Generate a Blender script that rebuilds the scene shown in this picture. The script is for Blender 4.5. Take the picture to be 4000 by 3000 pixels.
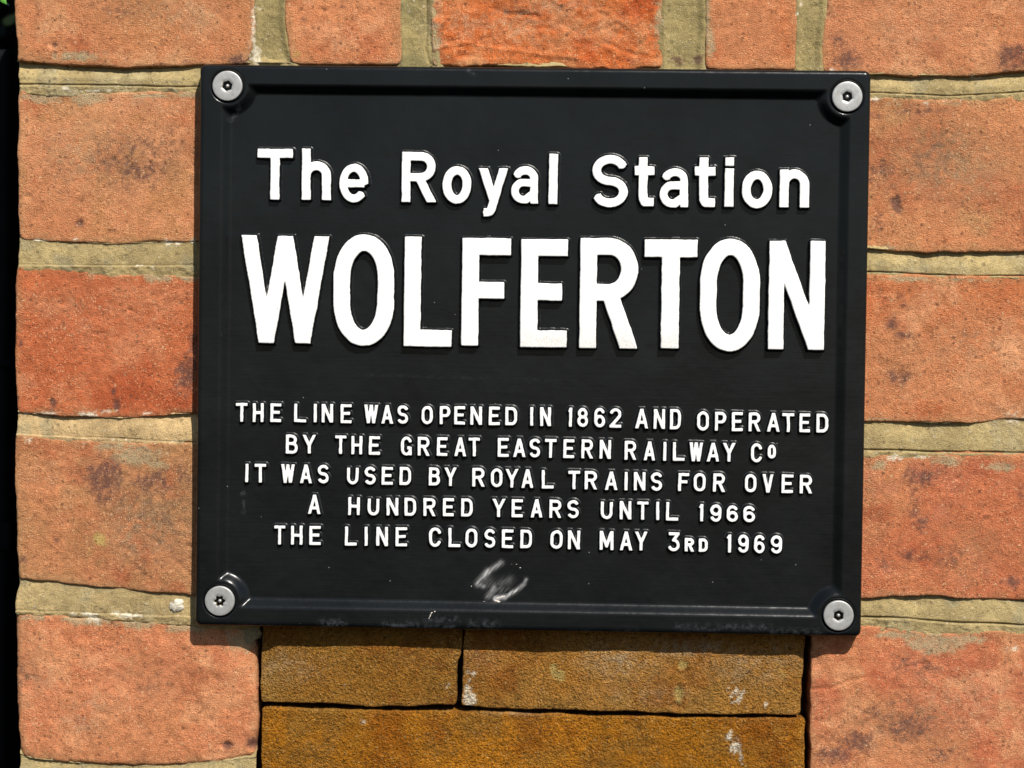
import bpy, math, random
import numpy as np
from mathutils import Vector, Matrix

for o in list(bpy.data.objects):
    bpy.data.objects.remove(o, do_unlink=True)
scene = bpy.context.scene
R = math.radians

# ------------------------------------------------------------------ camera, world, sun, exposure
CAM_ROT = (R(88.507), R(-0.756), R(1.654))
CAM_POS = (0.0179, -0.9087, 0.0086)
FPX = 8000.0                                   # focal length in pixels of the 4000 px wide photograph
cam_data = bpy.data.cameras.new("camera")
cam_data.sensor_width = 36.0
cam_data.lens = FPX / 4000.0 * 36.0
cam_data.clip_start = 0.01
cam_data.clip_end = 100.0
cam_data.dof.use_dof = True
cam_data.dof.focus_distance = 0.90
cam_data.dof.aperture_fstop = 8.0
cam = bpy.data.objects.new("camera", cam_data)
cam.location = CAM_POS
cam.rotation_euler = CAM_ROT
scene.collection.objects.link(cam)
scene.camera = cam

SUN = Vector((0.47, -1.0, 1.20)).normalized()
elev = math.asin(SUN.z)
azim = math.atan2(SUN.x, SUN.y)
world = bpy.data.worlds.new("World")
scene.world = world
world.use_nodes = True
wt = world.node_tree
wt.nodes.clear()
sky = wt.nodes.new("ShaderNodeTexSky")
sky.sky_type = 'NISHITA'
sky.sun_disc = False
sky.sun_elevation = elev
sky.sun_rotation = azim
sky.altitude = 10
sky.air_density = 1.0
sky.dust_density = 1.0
bg = wt.nodes.new("ShaderNodeBackground")
bg.inputs[1].default_value = 0.062
wo = wt.nodes.new("ShaderNodeOutputWorld")
wt.links.new(sky.outputs[0], bg.inputs[0])
wt.links.new(bg.outputs[0], wo.inputs[0])

sun_data = bpy.data.lights.new("sun", 'SUN')
sun_data.energy = 4.8
sun_data.angle = R(0.53)
sun_data.color = (1.0, 0.95, 0.87)
sun = bpy.data.objects.new("sun", sun_data)
sun.rotation_euler = SUN.to_track_quat('Z', 'Y').to_euler()
sun.location = (0.5, -1.2, 1.5)
scene.collection.objects.link(sun)

scene.view_settings.view_transform = 'Standard'
scene.view_settings.look = 'None'
scene.view_settings.exposure = 0.48
scene.view_settings.gamma = 1.0

# ------------------------------------------------------------------ helpers
COL = scene.collection
RNG = np.random.default_rng(7)
CR = np.array(cam.rotation_euler.to_matrix())
CP = np.array(CAM_POS)
S = 4000.0 / 2212.0                             # survey sheet units -> photograph pixels


def at(px, py, Y=0.0):
    """photograph pixel -> point of the vertical plane y = Y (x, z in metres)"""
    d = CR @ np.array([(px - 2000.0) / FPX, -(py - 1500.0) / FPX, -1.0])
    t = (Y - CP[1]) / d[1]
    p = CP + t * d
    return p[0], p[2]


def pt(x, y, Y=0.0):
    return at(x * S, y * S, Y)


def line(pts):
    """survey polyline -> (x array, z array) on the wall face"""
    a = np.array([pt(x, y) for x, y in pts])
    return a[:, 0], a[:, 1]


def _hash(ix, iz, seed):
    h = (ix.astype(np.int64) * 374761393 + iz.astype(np.int64) * 668265263 + seed * 2147483647 // 7) & 0xFFFFFFFF
    h = ((h ^ (h >> 13)) * 1274126177) & 0xFFFFFFFF
    h = ((h ^ (h >> 16)) * 2246822519) & 0xFFFFFFFF
    h = h ^ (h >> 15)
    return (h & 0xFFFF) / 65535.0 * 2 - 1


def vnoise(x, z, s, seed=0):
    """value noise, feature size s in metres, range -1..1"""
    x = np.asarray(x) / s + 1000.0
    z = np.asarray(z) / s + 1000.0
    ix, iz = np.floor(x), np.floor(z)
    fx, fz = x - ix, z - iz
    fx = fx * fx * (3 - 2 * fx)
    fz = fz * fz * (3 - 2 * fz)
    a = _hash(ix, iz, seed); b = _hash(ix + 1, iz, seed)
    c = _hash(ix, iz + 1, seed); d = _hash(ix + 1, iz + 1, seed)
    return (a * (1 - fx) + b * fx) * (1 - fz) + (c * (1 - fx) + d * fx) * fz


def fbm(x, z, s, seed=0, octv=4, gain=0.5):
    t = 0; a = 1.0; n = 0
    for k in range(octv):
        t = t + a * vnoise(x + 0.37 * k * s, z - 0.21 * k * s, s / (2.03 ** k), seed + 17 * k)
        n += a; a *= gain
    return t / n * 1.5


def sstep(a, b, x):
    t = np.clip((x - a) / (b - a), 0, 1)
    return t * t * (3 - 2 * t)


def empty(name, loc=(0, 0, 0)):
    o = bpy.data.objects.new(name, None)
    o.empty_display_size = 0.02
    o.location = loc
    COL.objects.link(o)
    return o


def mesh_obj(name, verts, quads, mat, parent=None, tris=None, attrs=None, smooth=True):
    me = bpy.data.meshes.new(name)
    verts = np.asarray(verts, dtype=np.float32)
    quads = np.asarray(quads, dtype=np.int32).reshape(-1, 4)
    tris = np.zeros((0, 3), np.int32) if tris is None else np.asarray(tris, np.int32).reshape(-1, 3)
    me.vertices.add(len(verts))
    me.vertices.foreach_set("co", verts.ravel())
    nl = quads.size + tris.size
    me.loops.add(nl)
    me.loops.foreach_set("vertex_index", np.concatenate([quads.ravel(), tris.ravel()]))
    nq, nt = len(quads), len(tris)
    me.polygons.add(nq + nt)
    starts = np.concatenate([np.arange(nq) * 4, nq * 4 + np.arange(nt) * 3]).astype(np.int32)
    me.polygons.foreach_set("loop_start", starts)
    me.polygons.foreach_set("use_smooth", np.full(nq + nt, smooth, dtype=bool))
    me.update(calc_edges=True)
    for k, v in (attrs or {}).items():
        v = np.asarray(v, dtype=np.float32)
        if v.ndim == 2:
            if v.shape[1] == 3:
                v = np.concatenate([v, np.ones((len(v), 1), np.float32)], 1)
            at_ = me.attributes.new(k, 'FLOAT_COLOR', 'POINT')
            at_.data.foreach_set("color", v.ravel())
        else:
            at_ = me.attributes.new(k, 'FLOAT', 'POINT')
            at_.data.foreach_set("value", v)
    if mat is not None:
        me.materials.append(mat)
    o = bpy.data.objects.new(name, me)
    COL.objects.link(o)
    if parent is not None:
        o.parent = parent
        o.matrix_parent_inverse = Matrix.Translation(-parent.location)
    return o


def grid_quads(nz, nx, off=0):
    """vertex index = i*nx + j, i upward, j to the right; faces look towards -Y"""
    i, j = np.meshgrid(np.arange(nz - 1), np.arange(nx - 1), indexing='ij')
    a = i * nx + j
    return np.stack([a, a + 1, a + nx + 1, a + nx], -1).reshape(-1, 4) + off


# ------------------------------------------------------------------ materials
def nodes_of(name):
    m = bpy.data.materials.new(name)
    m.use_nodes = True
    nt = m.node_tree
    b = nt.nodes["Principled BSDF"]
    return m, nt, b


def N(nt, typ, **kw):
    n = nt.nodes.new(typ)
    for k, v in kw.items():
        setattr(n, k, v)
    return n


def noise_node(nt, vec, scale, detail=3.0, rough=0.5):
    n = N(nt, "ShaderNodeTexNoise")
    n.inputs["Scale"].default_value = scale
    n.inputs["Detail"].default_value = detail
    n.inputs["Roughness"].default_value = rough
    nt.links.new(vec, n.inputs["Vector"])
    return n


def ramp(nt, fac, p0, c0, p1, c1):
    r = N(nt, "ShaderNodeValToRGB")
    r.color_ramp.elements[0].position = p0
    r.color_ramp.elements[0].color = (*c0, 1)
    r.color_ramp.elements[1].position = p1
    r.color_ramp.elements[1].color = (*c1, 1)
    nt.links.new(fac, r.inputs[0])
    return r


def mixc(nt, mode, fac, a, b):
    n = N(nt, "ShaderNodeMix", data_type='RGBA', blend_type=mode)
    n.clamp_factor = True
    for sock, v in ((n.inputs[0], fac), (n.inputs[6], a), (n.inputs[7], b)):
        if isinstance(v, bpy.types.NodeSocket):
            nt.links.new(v, sock)
        elif isinstance(v, (int, float)):
            sock.default_value = v
        else:
            sock.default_value = (*v, 1)
    return n.outputs[2]


def math_n(nt, op, a, b=None, c=None):
    n = N(nt, "ShaderNodeMath", operation=op)
    for k, v in enumerate((a, b, c)):
        if v is None:
            continue
        if isinstance(v, bpy.types.NodeSocket):
            nt.links.new(v, n.inputs[k])
        else:
            n.inputs[k].default_value = v
    return n.outputs[0]


def grain_material(name, grain, contrast, light_amt, dark_amt, bump, light_col, dark_col, coarse=None, pit_amt=0.16):
    """vertex tint (what the piece is made of) times fine mineral grain"""
    m, nt, b = nodes_of(name)
    geo = N(nt, "ShaderNodeNewGeometry")
    pos = geo.outputs["Position"]
    tint = N(nt, "ShaderNodeAttribute", attribute_name="tint").outputs["Color"]
    g1 = noise_node(nt, pos, grain, 2.0, 0.6)
    g2 = noise_node(nt, pos, grain * 0.33, 3.0, 0.65)
    lo = 1 - contrast; hi = 1 + contrast
    col = mixc(nt, 'MULTIPLY', 1.0, tint, ramp(nt, g1.outputs[0], 0.3, (lo, lo, lo), 0.7, (hi, hi, hi)).outputs[0])
    lo2 = 1 - contrast * 0.6; hi2 = 1 + contrast * 0.6
    col = mixc(nt, 'MULTIPLY', 1.0, col, ramp(nt, g2.outputs[0], 0.32, (lo2, lo2 * .98, lo2 * .97), 0.68, (hi2, hi2, hi2)).outputs[0])
    patch = ramp(nt, noise_node(nt, pos, 45, 4, 0.6).outputs[0], 0.36, (.25, .25, .25), 0.64, (1, 1, 1)).outputs[0]
    col = mixc(nt, 'MIX', patch, mixc(nt, 'MIX', 0.6, col, tint), col)
    sx_ = N(nt, "ShaderNodeSeparateXYZ"); nt.links.new(pos, sx_.inputs[0])
    cx_ = N(nt, "ShaderNodeCombineXYZ"); nt.links.new(sx_.outputs[0], cx_.inputs[0]); nt.links.new(sx_.outputs[2], cx_.inputs[1])
    flat = cx_.outputs[0]
    v1 = N(nt, "ShaderNodeTexVoronoi", feature='F1', voronoi_dimensions='2D')
    v1.inputs["Scale"].default_value = grain * 0.50
    nt.links.new(flat, v1.inputs["Vector"])
    rnd = N(nt, "ShaderNodeSeparateColor"); nt.links.new(v1.outputs["Color"], rnd.inputs[0])
    core = math_n(nt, 'LESS_THAN', v1.outputs["Distance"], 0.34)
    lsel = math_n(nt, 'MULTIPLY', math_n(nt, 'GREATER_THAN', rnd.outputs[0], 1 - light_amt), core)
    dsel = math_n(nt, 'MULTIPLY', math_n(nt, 'GREATER_THAN', rnd.outputs[1], 1 - dark_amt), core)
    col = mixc(nt, 'MIX', math_n(nt, 'MULTIPLY', math_n(nt, 'MULTIPLY', lsel, 0.6), patch), col, light_col)
    col = mixc(nt, 'MIX', math_n(nt, 'MULTIPLY', math_n(nt, 'MULTIPLY', dsel, 0.55), patch), col, dark_col)
    v2 = N(nt, "ShaderNodeTexVoronoi", feature='F1', voronoi_dimensions='2D')
    v2.inputs["Scale"].default_value = 400
    wp = N(nt, "ShaderNodeVectorMath", operation='ADD')
    wn = N(nt, "ShaderNodeVectorMath", operation='SCALE'); wn.inputs["Scale"].default_value = 0.0016
    nt.links.new(g1.outputs["Color"], wn.inputs[0]); nt.links.new(flat, wp.inputs[0]); nt.links.new(wn.outputs[0], wp.inputs[1])
    nt.links.new(wp.outputs[0], v2.inputs["Vector"])
    r2 = N(nt, "ShaderNodeSeparateColor"); nt.links.new(v2.outputs["Color"], r2.inputs[0])
    rad = math_n(nt, 'MULTIPLY', math_n(nt, 'SUBTRACT', r2.outputs[0], 1 - pit_amt), 0.30 / pit_amt)
    pit = math_n(nt, 'LESS_THAN', v2.outputs["Distance"], rad)
    col = mixc(nt, 'MIX', math_n(nt, 'MULTIPLY', pit, 0.55), col, dark_col)
    grit = math_n(nt, 'LESS_THAN', v2.outputs["Distance"], math_n(nt, 'MULTIPLY', math_n(nt, 'SUBTRACT', r2.outputs[1], 1 - pit_amt * .6), 0.26 / (pit_amt * .6)))
    col = mixc(nt, 'MIX', math_n(nt, 'MULTIPLY', grit, 0.5), col, light_col)
    nt.links.new(col, b.inputs["Base Color"])
    b.inputs["Roughness"].default_value = 0.95
    b.inputs["Specular IOR Level"].default_value = 0.12
    h = math_n(nt, 'ADD', math_n(nt, 'MULTIPLY', g1.outputs[0], 0.8), math_n(nt, 'MULTIPLY', g2.outputs[0], 0.45))
    if coarse:
        g3 = noise_node(nt, pos, coarse, 3.0, 0.6)
        h = math_n(nt, 'ADD', h, math_n(nt, 'MULTIPLY', g3.outputs[0], 1.1))
    h = math_n(nt, 'SUBTRACT', h, math_n(nt, 'MULTIPLY', dsel, 0.25))
    h = math_n(nt, 'SUBTRACT', h, math_n(nt, 'MULTIPLY', pit, 0.3))
    h = math_n(nt, 'ADD', h, math_n(nt, 'MULTIPLY', grit, 0.15))
    bm = N(nt, "ShaderNodeBump")
    bm.inputs["Strength"].default_value = 1.0
    bm.inputs["Distance"].default_value = bump
    nt.links.new(h, bm.inputs["Height"])
    nt.links.new(bm.outputs[0], b.inputs["Normal"])
    return m


M_BRICK = grain_material("red_brick", 2100, 0.25, 0.17, 0.12, 0.00095, (0.66, 0.40, 0.22), (0.12, 0.050, 0.03))
M_STONE = grain_material("brown_carstone", 1700, 0.46, 0.14, 0.24, 0.0022, (0.46, 0.29, 0.11), (0.05, 0.025, 0.006), coarse=900)
M_MORTAR = grain_material("lime_mortar", 2300, 0.17, 0.08, 0.07, 0.0007, (0.55, 0.47, 0.32), (0.12, 0.10, 0.06))


def paint_black():
    m, nt, b = nodes_of("black_gloss_paint")
    geo = N(nt, "ShaderNodeNewGeometry")
    pos = geo.outputs["Position"]
    mp = N(nt, "ShaderNodeMapping"); mp.inputs["Scale"].default_value = (40, 300, 900)
    nt.links.new(pos, mp.inputs[0])
    brush = noise_node(nt, mp.outputs[0], 1.0, 4.0, 0.6)
    lump = noise_node(nt, pos, 90, 3.0, 0.5)
    lump2 = noise_node(nt, pos, 700, 2.0, 0.5)
    base = ramp(nt, noise_node(nt, pos, 30, 4, 0.6).outputs[0], 0.3, (0.0034, 0.0043, 0.0048), 0.7, (0.0064, 0.0078, 0.0086)).outputs[0]
    # dust specks
    v = N(nt, "ShaderNodeTexVoronoi", feature='F1'); v.inputs["Scale"].default_value = 330
    nt.links.new(pos, v.inputs["Vector"])
    sp = N(nt, "ShaderNodeSeparateColor"); nt.links.new(v.outputs["Color"], sp.inputs[0])
    spk = math_n(nt, 'MULTIPLY', math_n(nt, 'GREATER_THAN', sp.outputs[0], 0.975),
                 math_n(nt, 'LESS_THAN', v.outputs["Distance"], 0.10))
    col = mixc(nt, 'MIX', math_n(nt, 'MULTIPLY', spk, 0.35), base, (0.30, 0.32, 0.33))
    # scuffs: envelope from the mesh, streaks from the shader
    sc = N(nt, "ShaderNodeAttribute", attribute_name="scuff").outputs["Fac"]
    rot = N(nt, "ShaderNodeMapping"); rot.inputs["Rotation"].default_value = (0, R(48), 0)
    nt.links.new(pos, rot.inputs[0])
    mp2 = N(nt, "ShaderNodeMapping"); mp2.inputs["Scale"].default_value = (230, 500, 1700)
    nt.links.new(rot.outputs[0], mp2.inputs[0])
    stre = noise_node(nt, mp2.outputs[0], 1.0, 3.0, 0.7)
    sfac = math_n(nt, 'MULTIPLY', sc, ramp(nt, stre.outputs[0], 0.33, (0, 0, 0), 0.72, (1, 1, 1)).outputs[0])
    col = mixc(nt, 'MIX', sfac, col, (0.62, 0.62, 0.62))
    solid = N(nt, "ShaderNodeAttribute", attribute_name="chip").outputs["Fac"]
    n3 = noise_node(nt, pos, 1600, 3, 0.6)
    chip = math_n(nt, 'GREATER_THAN', math_n(nt, 'ADD', solid, math_n(nt, 'MULTIPLY', n3.outputs[0], 0.9)), 1.0)
    col = mixc(nt, 'MIX', chip, col, (0.6, 0.55, 0.5))
    dust = N(nt, "ShaderNodeAttribute", attribute_name="dust").outputs["Fac"]
    dn = ramp(nt, noise_node(nt, pos, 420, 5, 0.75).outputs[0], 0.45, (0, 0, 0), 0.8, (1, 1, 1)).outputs[0]
    col = mixc(nt, 'MIX', math_n(nt, 'MULTIPLY', math_n(nt, 'MULTIPLY', dust, dn), 0.5), col, (0.22, 0.25, 0.28))
    nt.links.new(col, b.inputs["Base Color"])
    rr = math_n(nt, 'ADD', math_n(nt, 'MULTIPLY', lump2.outputs[0], 0.10), 0.19)
    rr = math_n(nt, 'ADD', rr, math_n(nt, 'MULTIPLY', sfac, 0.4))
    nt.links.new(rr, b.inputs["Roughness"])
    b.inputs["Specular IOR Level"].default_value = 0.26
    h = math_n(nt, 'ADD', math_n(nt, 'MULTIPLY', brush.outputs[0], 0.22), math_n(nt, 'MULTIPLY', lump.outputs[0], 0.9))
    h = math_n(nt, 'ADD', h, math_n(nt, 'MULTIPLY', lump2.outputs[0], 0.10))
    h = math_n(nt, 'ADD', h, math_n(nt, 'MULTIPLY', spk, 0.6))
    bm = N(nt, "ShaderNodeBump"); bm.inputs["Strength"].default_value = 0.8
    bm.inputs["Distance"].default_value = 0.00022
    nt.links.new(h, bm.inputs["Height"]); nt.links.new(bm.outputs[0], b.inputs["Normal"])
    return m


def paint_letters():
    """white face paint laid by brush over black relief; 'face' = signed distance inside the face in mm"""
    m, nt, b = nodes_of("white_painted_relief")
    geo = N(nt, "ShaderNodeNewGeometry")
    pos = geo.outputs["Position"]
    f = N(nt, "ShaderNodeAttribute", attribute_name="face").outputs["Fac"]
    n1 = noise_node(nt, pos, 380, 4, 0.65)
    n2 = noise_node(nt, pos, 2200, 3, 0.6)
    e = math_n(nt, 'ADD', f, math_n(nt, 'MULTIPLY', math_n(nt, 'SUBTRACT', n1.outputs[0], 0.5), 0.55))
    white = math_n(nt, 'GREATER_THAN', e, 0.0)
    # thin, worn or dirty places near the rim of a letter
    worn = math_n(nt, 'MULTIPLY', math_n(nt, 'LESS_THAN', math_n(nt, 'ADD', e, math_n(nt, 'MULTIPLY', n2.outputs[0], 0.4)), 0.33), 0.55)
    wear = N(nt, "ShaderNodeAttribute", attribute_name="grime").outputs["Fac"]
    wc = ramp(nt, noise_node(nt, pos, 260, 4, 0.6).outputs[0], 0.3, (0.74, 0.735, 0.72), 0.7, (0.83, 0.83, 0.82)).outputs[0]
    gsel = math_n(nt, 'MULTIPLY', wear, ramp(nt, n2.outputs[0], 0.4, (0, 0, 0), 0.65, (1, 1, 1)).outputs[0])
    wc = mixc(nt, 'MIX', gsel, wc, (0.28, 0.25, 0.19))
    wc = mixc(nt, 'MIX', worn, wc, (0.42, 0.41, 0.39))
    v = N(nt, "ShaderNodeTexVoronoi", feature='F1'); v.inputs["Scale"].default_value = 260
    nt.links.new(pos, v.inputs["Vector"])
    sp = N(nt, "ShaderNodeSeparateColor"); nt.links.new(v.outputs["Color"], sp.inputs[0])
    spk = math_n(nt, 'MULTIPLY', math_n(nt, 'GREATER_THAN', sp.outputs[0], 0.985), math_n(nt, 'LESS_THAN', v.outputs["Distance"], 0.07))
    wc = mixc(nt, 'MIX', spk, wc, (0.1, 0.08, 0.07))
    col = mixc(nt, 'MIX', white, (0.0075, 0.009, 0.0098), wc)
    nt.links.new(col, b.inputs["Base Color"])
    nt.links.new(math_n(nt, 'ADD', math_n(nt, 'MULTIPLY', white, 0.12), 0.36), b.inputs["Roughness"])
    b.inputs["Specular IOR Level"].default_value = 0.35
    mp = N(nt, "ShaderNodeMapping"); mp.inputs["Scale"].default_value = (900, 300, 130)
    nt.links.new(pos, mp.inputs[0])
    br = noise_node(nt, mp.outputs[0], 1.0, 3, 0.6)
    h = math_n(nt, 'ADD', math_n(nt, 'MULTIPLY', br.outputs[0], 0.5), math_n(nt, 'MULTIPLY', n1.outputs[0], 0.6))
    h = math_n(nt, 'MULTIPLY', math_n(nt, 'ADD', h, 0.1), math_n(nt, 'ADD', math_n(nt, 'MULTIPLY', white, 0.9), 0.1))
    bm = N(nt, "ShaderNodeBump"); bm.inputs["Strength"].default_value = 0.8
    bm.inputs["Distance"].default_value = 0.00022
    nt.links.new(h, bm.inputs["Height"]); nt.links.new(bm.outputs[0], b.inputs["Normal"])
    return m


def steel():
    m, nt, b = nodes_of("stainless_steel")
    pos = N(nt, "ShaderNodeNewGeometry").outputs["Position"]
    n = noise_node(nt, pos, 3000, 3, 0.6)
    n2 = noise_node(nt, pos, 500, 3, 0.6)
    c = ramp(nt, n.outputs[0], 0.3, (0.40, 0.40, 0.395), 0.7, (0.50, 0.50, 0.49)).outputs[0]
    c = mixc(nt, 'MULTIPLY', 1.0, c, ramp(nt, n2.outputs[0], 0.35, (0.85, 0.84, 0.82), 0.65, (1, 1, 1)).outputs[0])
    nt.links.new(c, b.inputs["Base Color"])
    b.inputs["Metallic"].default_value = 0.55
    b.inputs["Roughness"].default_value = 0.46
    bm = N(nt, "ShaderNodeBump"); bm.inputs["Strength"].default_value = 0.5
    bm.inputs["Distance"].default_value = 0.00006
    nt.links.new(n.outputs[0], bm.inputs["Height"]); nt.links.new(bm.outputs[0], b.inputs["Normal"])
    return m


def simple(name, col, rough, var=0.25, scale=60, spec=0.3, bump=0.0):
    m, nt, b = nodes_of(name)
    pos = N(nt, "ShaderNodeNewGeometry").outputs["Position"]
    n = noise_node(nt, pos, scale, 4, 0.6)
    lo = tuple(c * (1 - var) for c in col); hi = tuple(c * (1 + var) for c in col)
    nt.links.new(ramp(nt, n.outputs[0], 0.3, lo, 0.7, hi).outputs[0], b.inputs["Base Color"])
    b.inputs["Roughness"].default_value = rough
    b.inputs["Specular IOR Level"].default_value = spec
    if bump:
        bm = N(nt, "ShaderNodeBump"); bm.inputs["Distance"].default_value = bump
        nt.links.new(n.outputs[0], bm.inputs["Height"]); nt.links.new(bm.outputs[0], b.inputs["Normal"])
    return m


M_BLACK = paint_black()
M_LETTER = paint_letters()
M_STEEL = steel()
M_SOCKET = simple("dull_socket_steel", (0.20, 0.17, 0.11), 0.55, 0.5, 1500)
M_POST = simple("black_post_paint", (0.0035, 0.004, 0.0055), 0.6, 0.4, 60, 0.06, 0.0004)
M_CORE = simple("old_bedding_mortar", (0.10, 0.08, 0.055), 0.95, 0.4, 200, 0.1)
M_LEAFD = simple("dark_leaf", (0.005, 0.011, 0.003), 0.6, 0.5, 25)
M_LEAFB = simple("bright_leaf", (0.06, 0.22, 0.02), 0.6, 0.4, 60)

# ------------------------------------------------------------------ stains, chips and cracks of the wall (survey units)
# (x, y, rx, ry, strength) of dark burnt / purple patches, white lime, pale mortar smears
DARK = [
    (300, 350, 90, 75, .62), (215, 330, 40, 50, .45), (370, 300, 40, 40, .35), (250, 20, 60, 25, .4), (78, 22, 3, 24, .55), (85, 14, 3, 20, .6), (270, 18, 30, 14, .5), (518, 128, 26, 14, 1.1),
    (120, 98, 8, 5, 1.4), (100, 92, 6, 4, .8), (400, 134, 7, 4, 1.2),
    (252, 880, 8, 14, 1.4), (245, 845, 5, 10, 1.2), (113, 873, 8, 14, 1.3), (400, 815, 24, 40, 1.1), (420, 760, 16, 60, .9), (44, 741, 5, 12, .9),
    (230, 1030, 46, 42, 1.0), (330, 1040, 70, 26, .75), (400, 1030, 40, 30, .6), (330, 1100, 100, 80, .40), (225, 1075, 30, 20, .7), (330, 1190, 90, 60, .35),
    (120, 1165, 8, 6, .8), (50, 1210, 14, 14, .6),
    (50, 1460, 22, 35, .55), (330, 1480, 80, 35, .35), (492, 1610, 14, 8, 1.2), (545, 1605, 14, 14, 1.2),
    (172, 482, 11, 9, 1.1), (325, 351, 3.5, 3, 1.8), (246, 345, 4, 3, 1.1), (248, 497, 4, 4, 1),
    (660, 40, 14, 8, .7), (740, 15, 8, 5, .7), (1090, 25, 60, 10, .5), (1370, 130, 30, 10, .6),
    (1830, 130, 30, 22, 1.0), (1812, 95, 18, 25, .8), (2190, 125, 40, 30, .9), (2170, 118, 20, 10, .8),
    (1935, 437, 10, 15, 1.5), (1942, 450, 8, 11, 1.3), (1900, 375, 45, 40, .6), (2010, 345, 60, 60, .45), (1990, 240, 90, 14, .55), (1905, 480, 25, 25, .6), (1890, 255, 18, 16, .6),
    (1925, 700, 14, 22, .8), (1950, 725, 26, 9, .8), (1950, 660, 14, 16, .5), (1940, 815, 26, 18, .9), (2090, 725, 30, 25, .35), (1945, 640, 10, 10, .6),
    (1990, 1030, 40, 24, .9), (1975, 1085, 14, 60, .65), (1990, 1130, 18, 22, .8), (2050, 1200, 60, 50, .4), (1970, 1200, 40, 14, .7), (1905, 1220, 26, 20, .5), (2190, 1255, 14, 18, .9), (2205, 1060, 10, 22, .7),
    (1850, 1600, 46, 26, .95), (1960, 1570, 60, 30, .85), (2010, 1560, 50, 20, .5), (1890, 1545, 40, 24, .6), (1800, 1630, 40, 24, .9), (1980, 1440, 60, 26, .55), (2040, 1630, 60, 20, .6), (1940, 1520, 60, 20, .5),
    (1460, 130, 22, 12, .8), (1505, 128, 16, 10, 1.0),
]
WHITE = [
    (548, 70, 6, 90, .9), (552, 118, 14, 30, 1.0), (560, 10, 8, 20, .7), (200, 196, 45, 3.5, .9), (140, 190, 10, 5, .9), (250, 195, 40, 3, .6),
    (90, 519, 24, 4, 1.0), (160, 516, 8, 4, .9), (370, 524, 24, 6, 1.1), (415, 522, 14, 5, .9), (300, 573, 18, 3, .7), (330, 580, 8, 5, .7),
    (100, 893, 26, 3.5, 1.0), (190, 895, 26, 6, 1.1), (230, 890, 30, 4, .8), (320, 893, 16, 4, .9), (55, 893, 14, 3, .8),
    (185, 1327, 30, 4, 1.2), (280, 1330, 32, 6, 1.2), (205, 1338, 14, 10, 1.1), (255, 1324, 14, 5, 1.0), (180, 958, 40, 4, .5), (250, 950, 50, 2.5, .5), (330, 958, 60, 2, .5),
    (65, 950, 14, 8, .8), (380, 952, 40, 2.5, .6),
    (1896, 213, 18, 5, .9), (2000, 222, 8, 8, .8), (1795, 152, 10, 6, .9), (1722, 30, 4, 18, .6), (1730, 8, 5, 10, .9), (1940, 218, 26, 3, .6), (2060, 217, 50, 2.5, .5),
    (1930, 990, 26, 9, .9), (1990, 986, 30, 4, .7), (2030, 975, 30, 3, .6), (2190, 900, 30, 22, .6), (2140, 885, 30, 14, .4), (1915, 160, 30, 4, .6), (2105, 165, 18, 5, .8),
    (2190, 1402, 18, 12, .6), (2205, 1440, 10, 14, .5), (1935, 603, 30, 3, .4), (1985, 605, 12, 5, .6),
    (180, 1560, 26, 22, .3),
    # stones
    (1014, 1512, 15, 16, 1.5), (1010, 1490, 8, 14, 1.2), (1010, 1452, 8, 8, 1.1), (1024, 1455, 6, 5, 1.2), (1013, 1470, 7, 5, 1.0), (965, 1478, 8, 12, .8),
    (1590, 1500, 20, 22, .75), (1655, 1520, 7, 7, 1.1),
    (1576, 1590, 8, 14, 1.1), (1588, 1615, 13, 18, 1.2), (1600, 1640, 7, 14, 1.0), (785, 1560, 10, 8, .7), (745, 1480, 8, 4, .7), (560, 1410, 5, 40, .7),
    (1190, 1450, 30, 5, .2),
]
CLOUD = [(330, 1120, 95, 85, 1.0), (380, 1060, 60, 50, .6), (260, 345, 110, 60, .55), (380, 330, 50, 60, .4), (2040, 330, 90, 70, .8), (1930, 330, 50, 70, .45), (300, 20, 120, 30, .45), (150, 640, 60, 30, .3), (2100, 1180, 70, 60, .35), (1960, 1560, 130, 50, .5), (330, 1480, 90, 50, .35), (1880, 1100, 40, 120, .3), (1940, 780, 60, 60, .3), (60, 1440, 30, 60, .4)]
PALE = [(180, 1560, 40, 26, .4), (100, 1470, 30, 26, .4), (1010, 50, 50, 30, .5), (1120, 60, 90, 40, .5), (1300, 60, 90, 40, .3), (1190, 15, 90, 20, .5), (940, 60, 18, 70, .6), (200, 1520, 60, 20, .3), (2190, 900, 40, 24, .4), (150, 330, 60, 90, .3), (330, 220, 120, 20, .25), (200, 700, 90, 60, .18), (2080, 380, 90, 60, .25), (2100, 760, 80, 60, .2), (1950, 60, 80, 60, .25), (2080, 1500, 80, 60, .3), (400, 40, 60, 40, .35), (100, 1020, 50, 30, .2), (300, 1150, 60, 40, .2), (1340, 1425, 70, 34, .6), (1490, 1400, 90, 16, .8), (1620, 1440, 90, 34, .4), (1400, 1500, 90, 20, .3), (1030, 1420, 40, 30, .2), (1120, 1540, 60, 6, .4), (620, 1440, 70, 30, .35), (1680, 1420, 40, 30, .5)]
OCHRE = [   # pale ochre scars and lichen
    (1195, 1448, 10, 20, .9), (1210, 1460, 16, 14, .9), (1475, 1436, 12, 12, .9), (1466, 1500, 12, 22, .9), (218, 1165, 20, 22, .8), (195, 1190, 20, 16, .5),
    (640, 118, 16, 14, .6), (600, 128, 26, 10, .5), (1690, 1450, 30, 30, .5), (1690, 1600, 40, 40, .4), (245, 888, 12, 4, .6),
]
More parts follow.
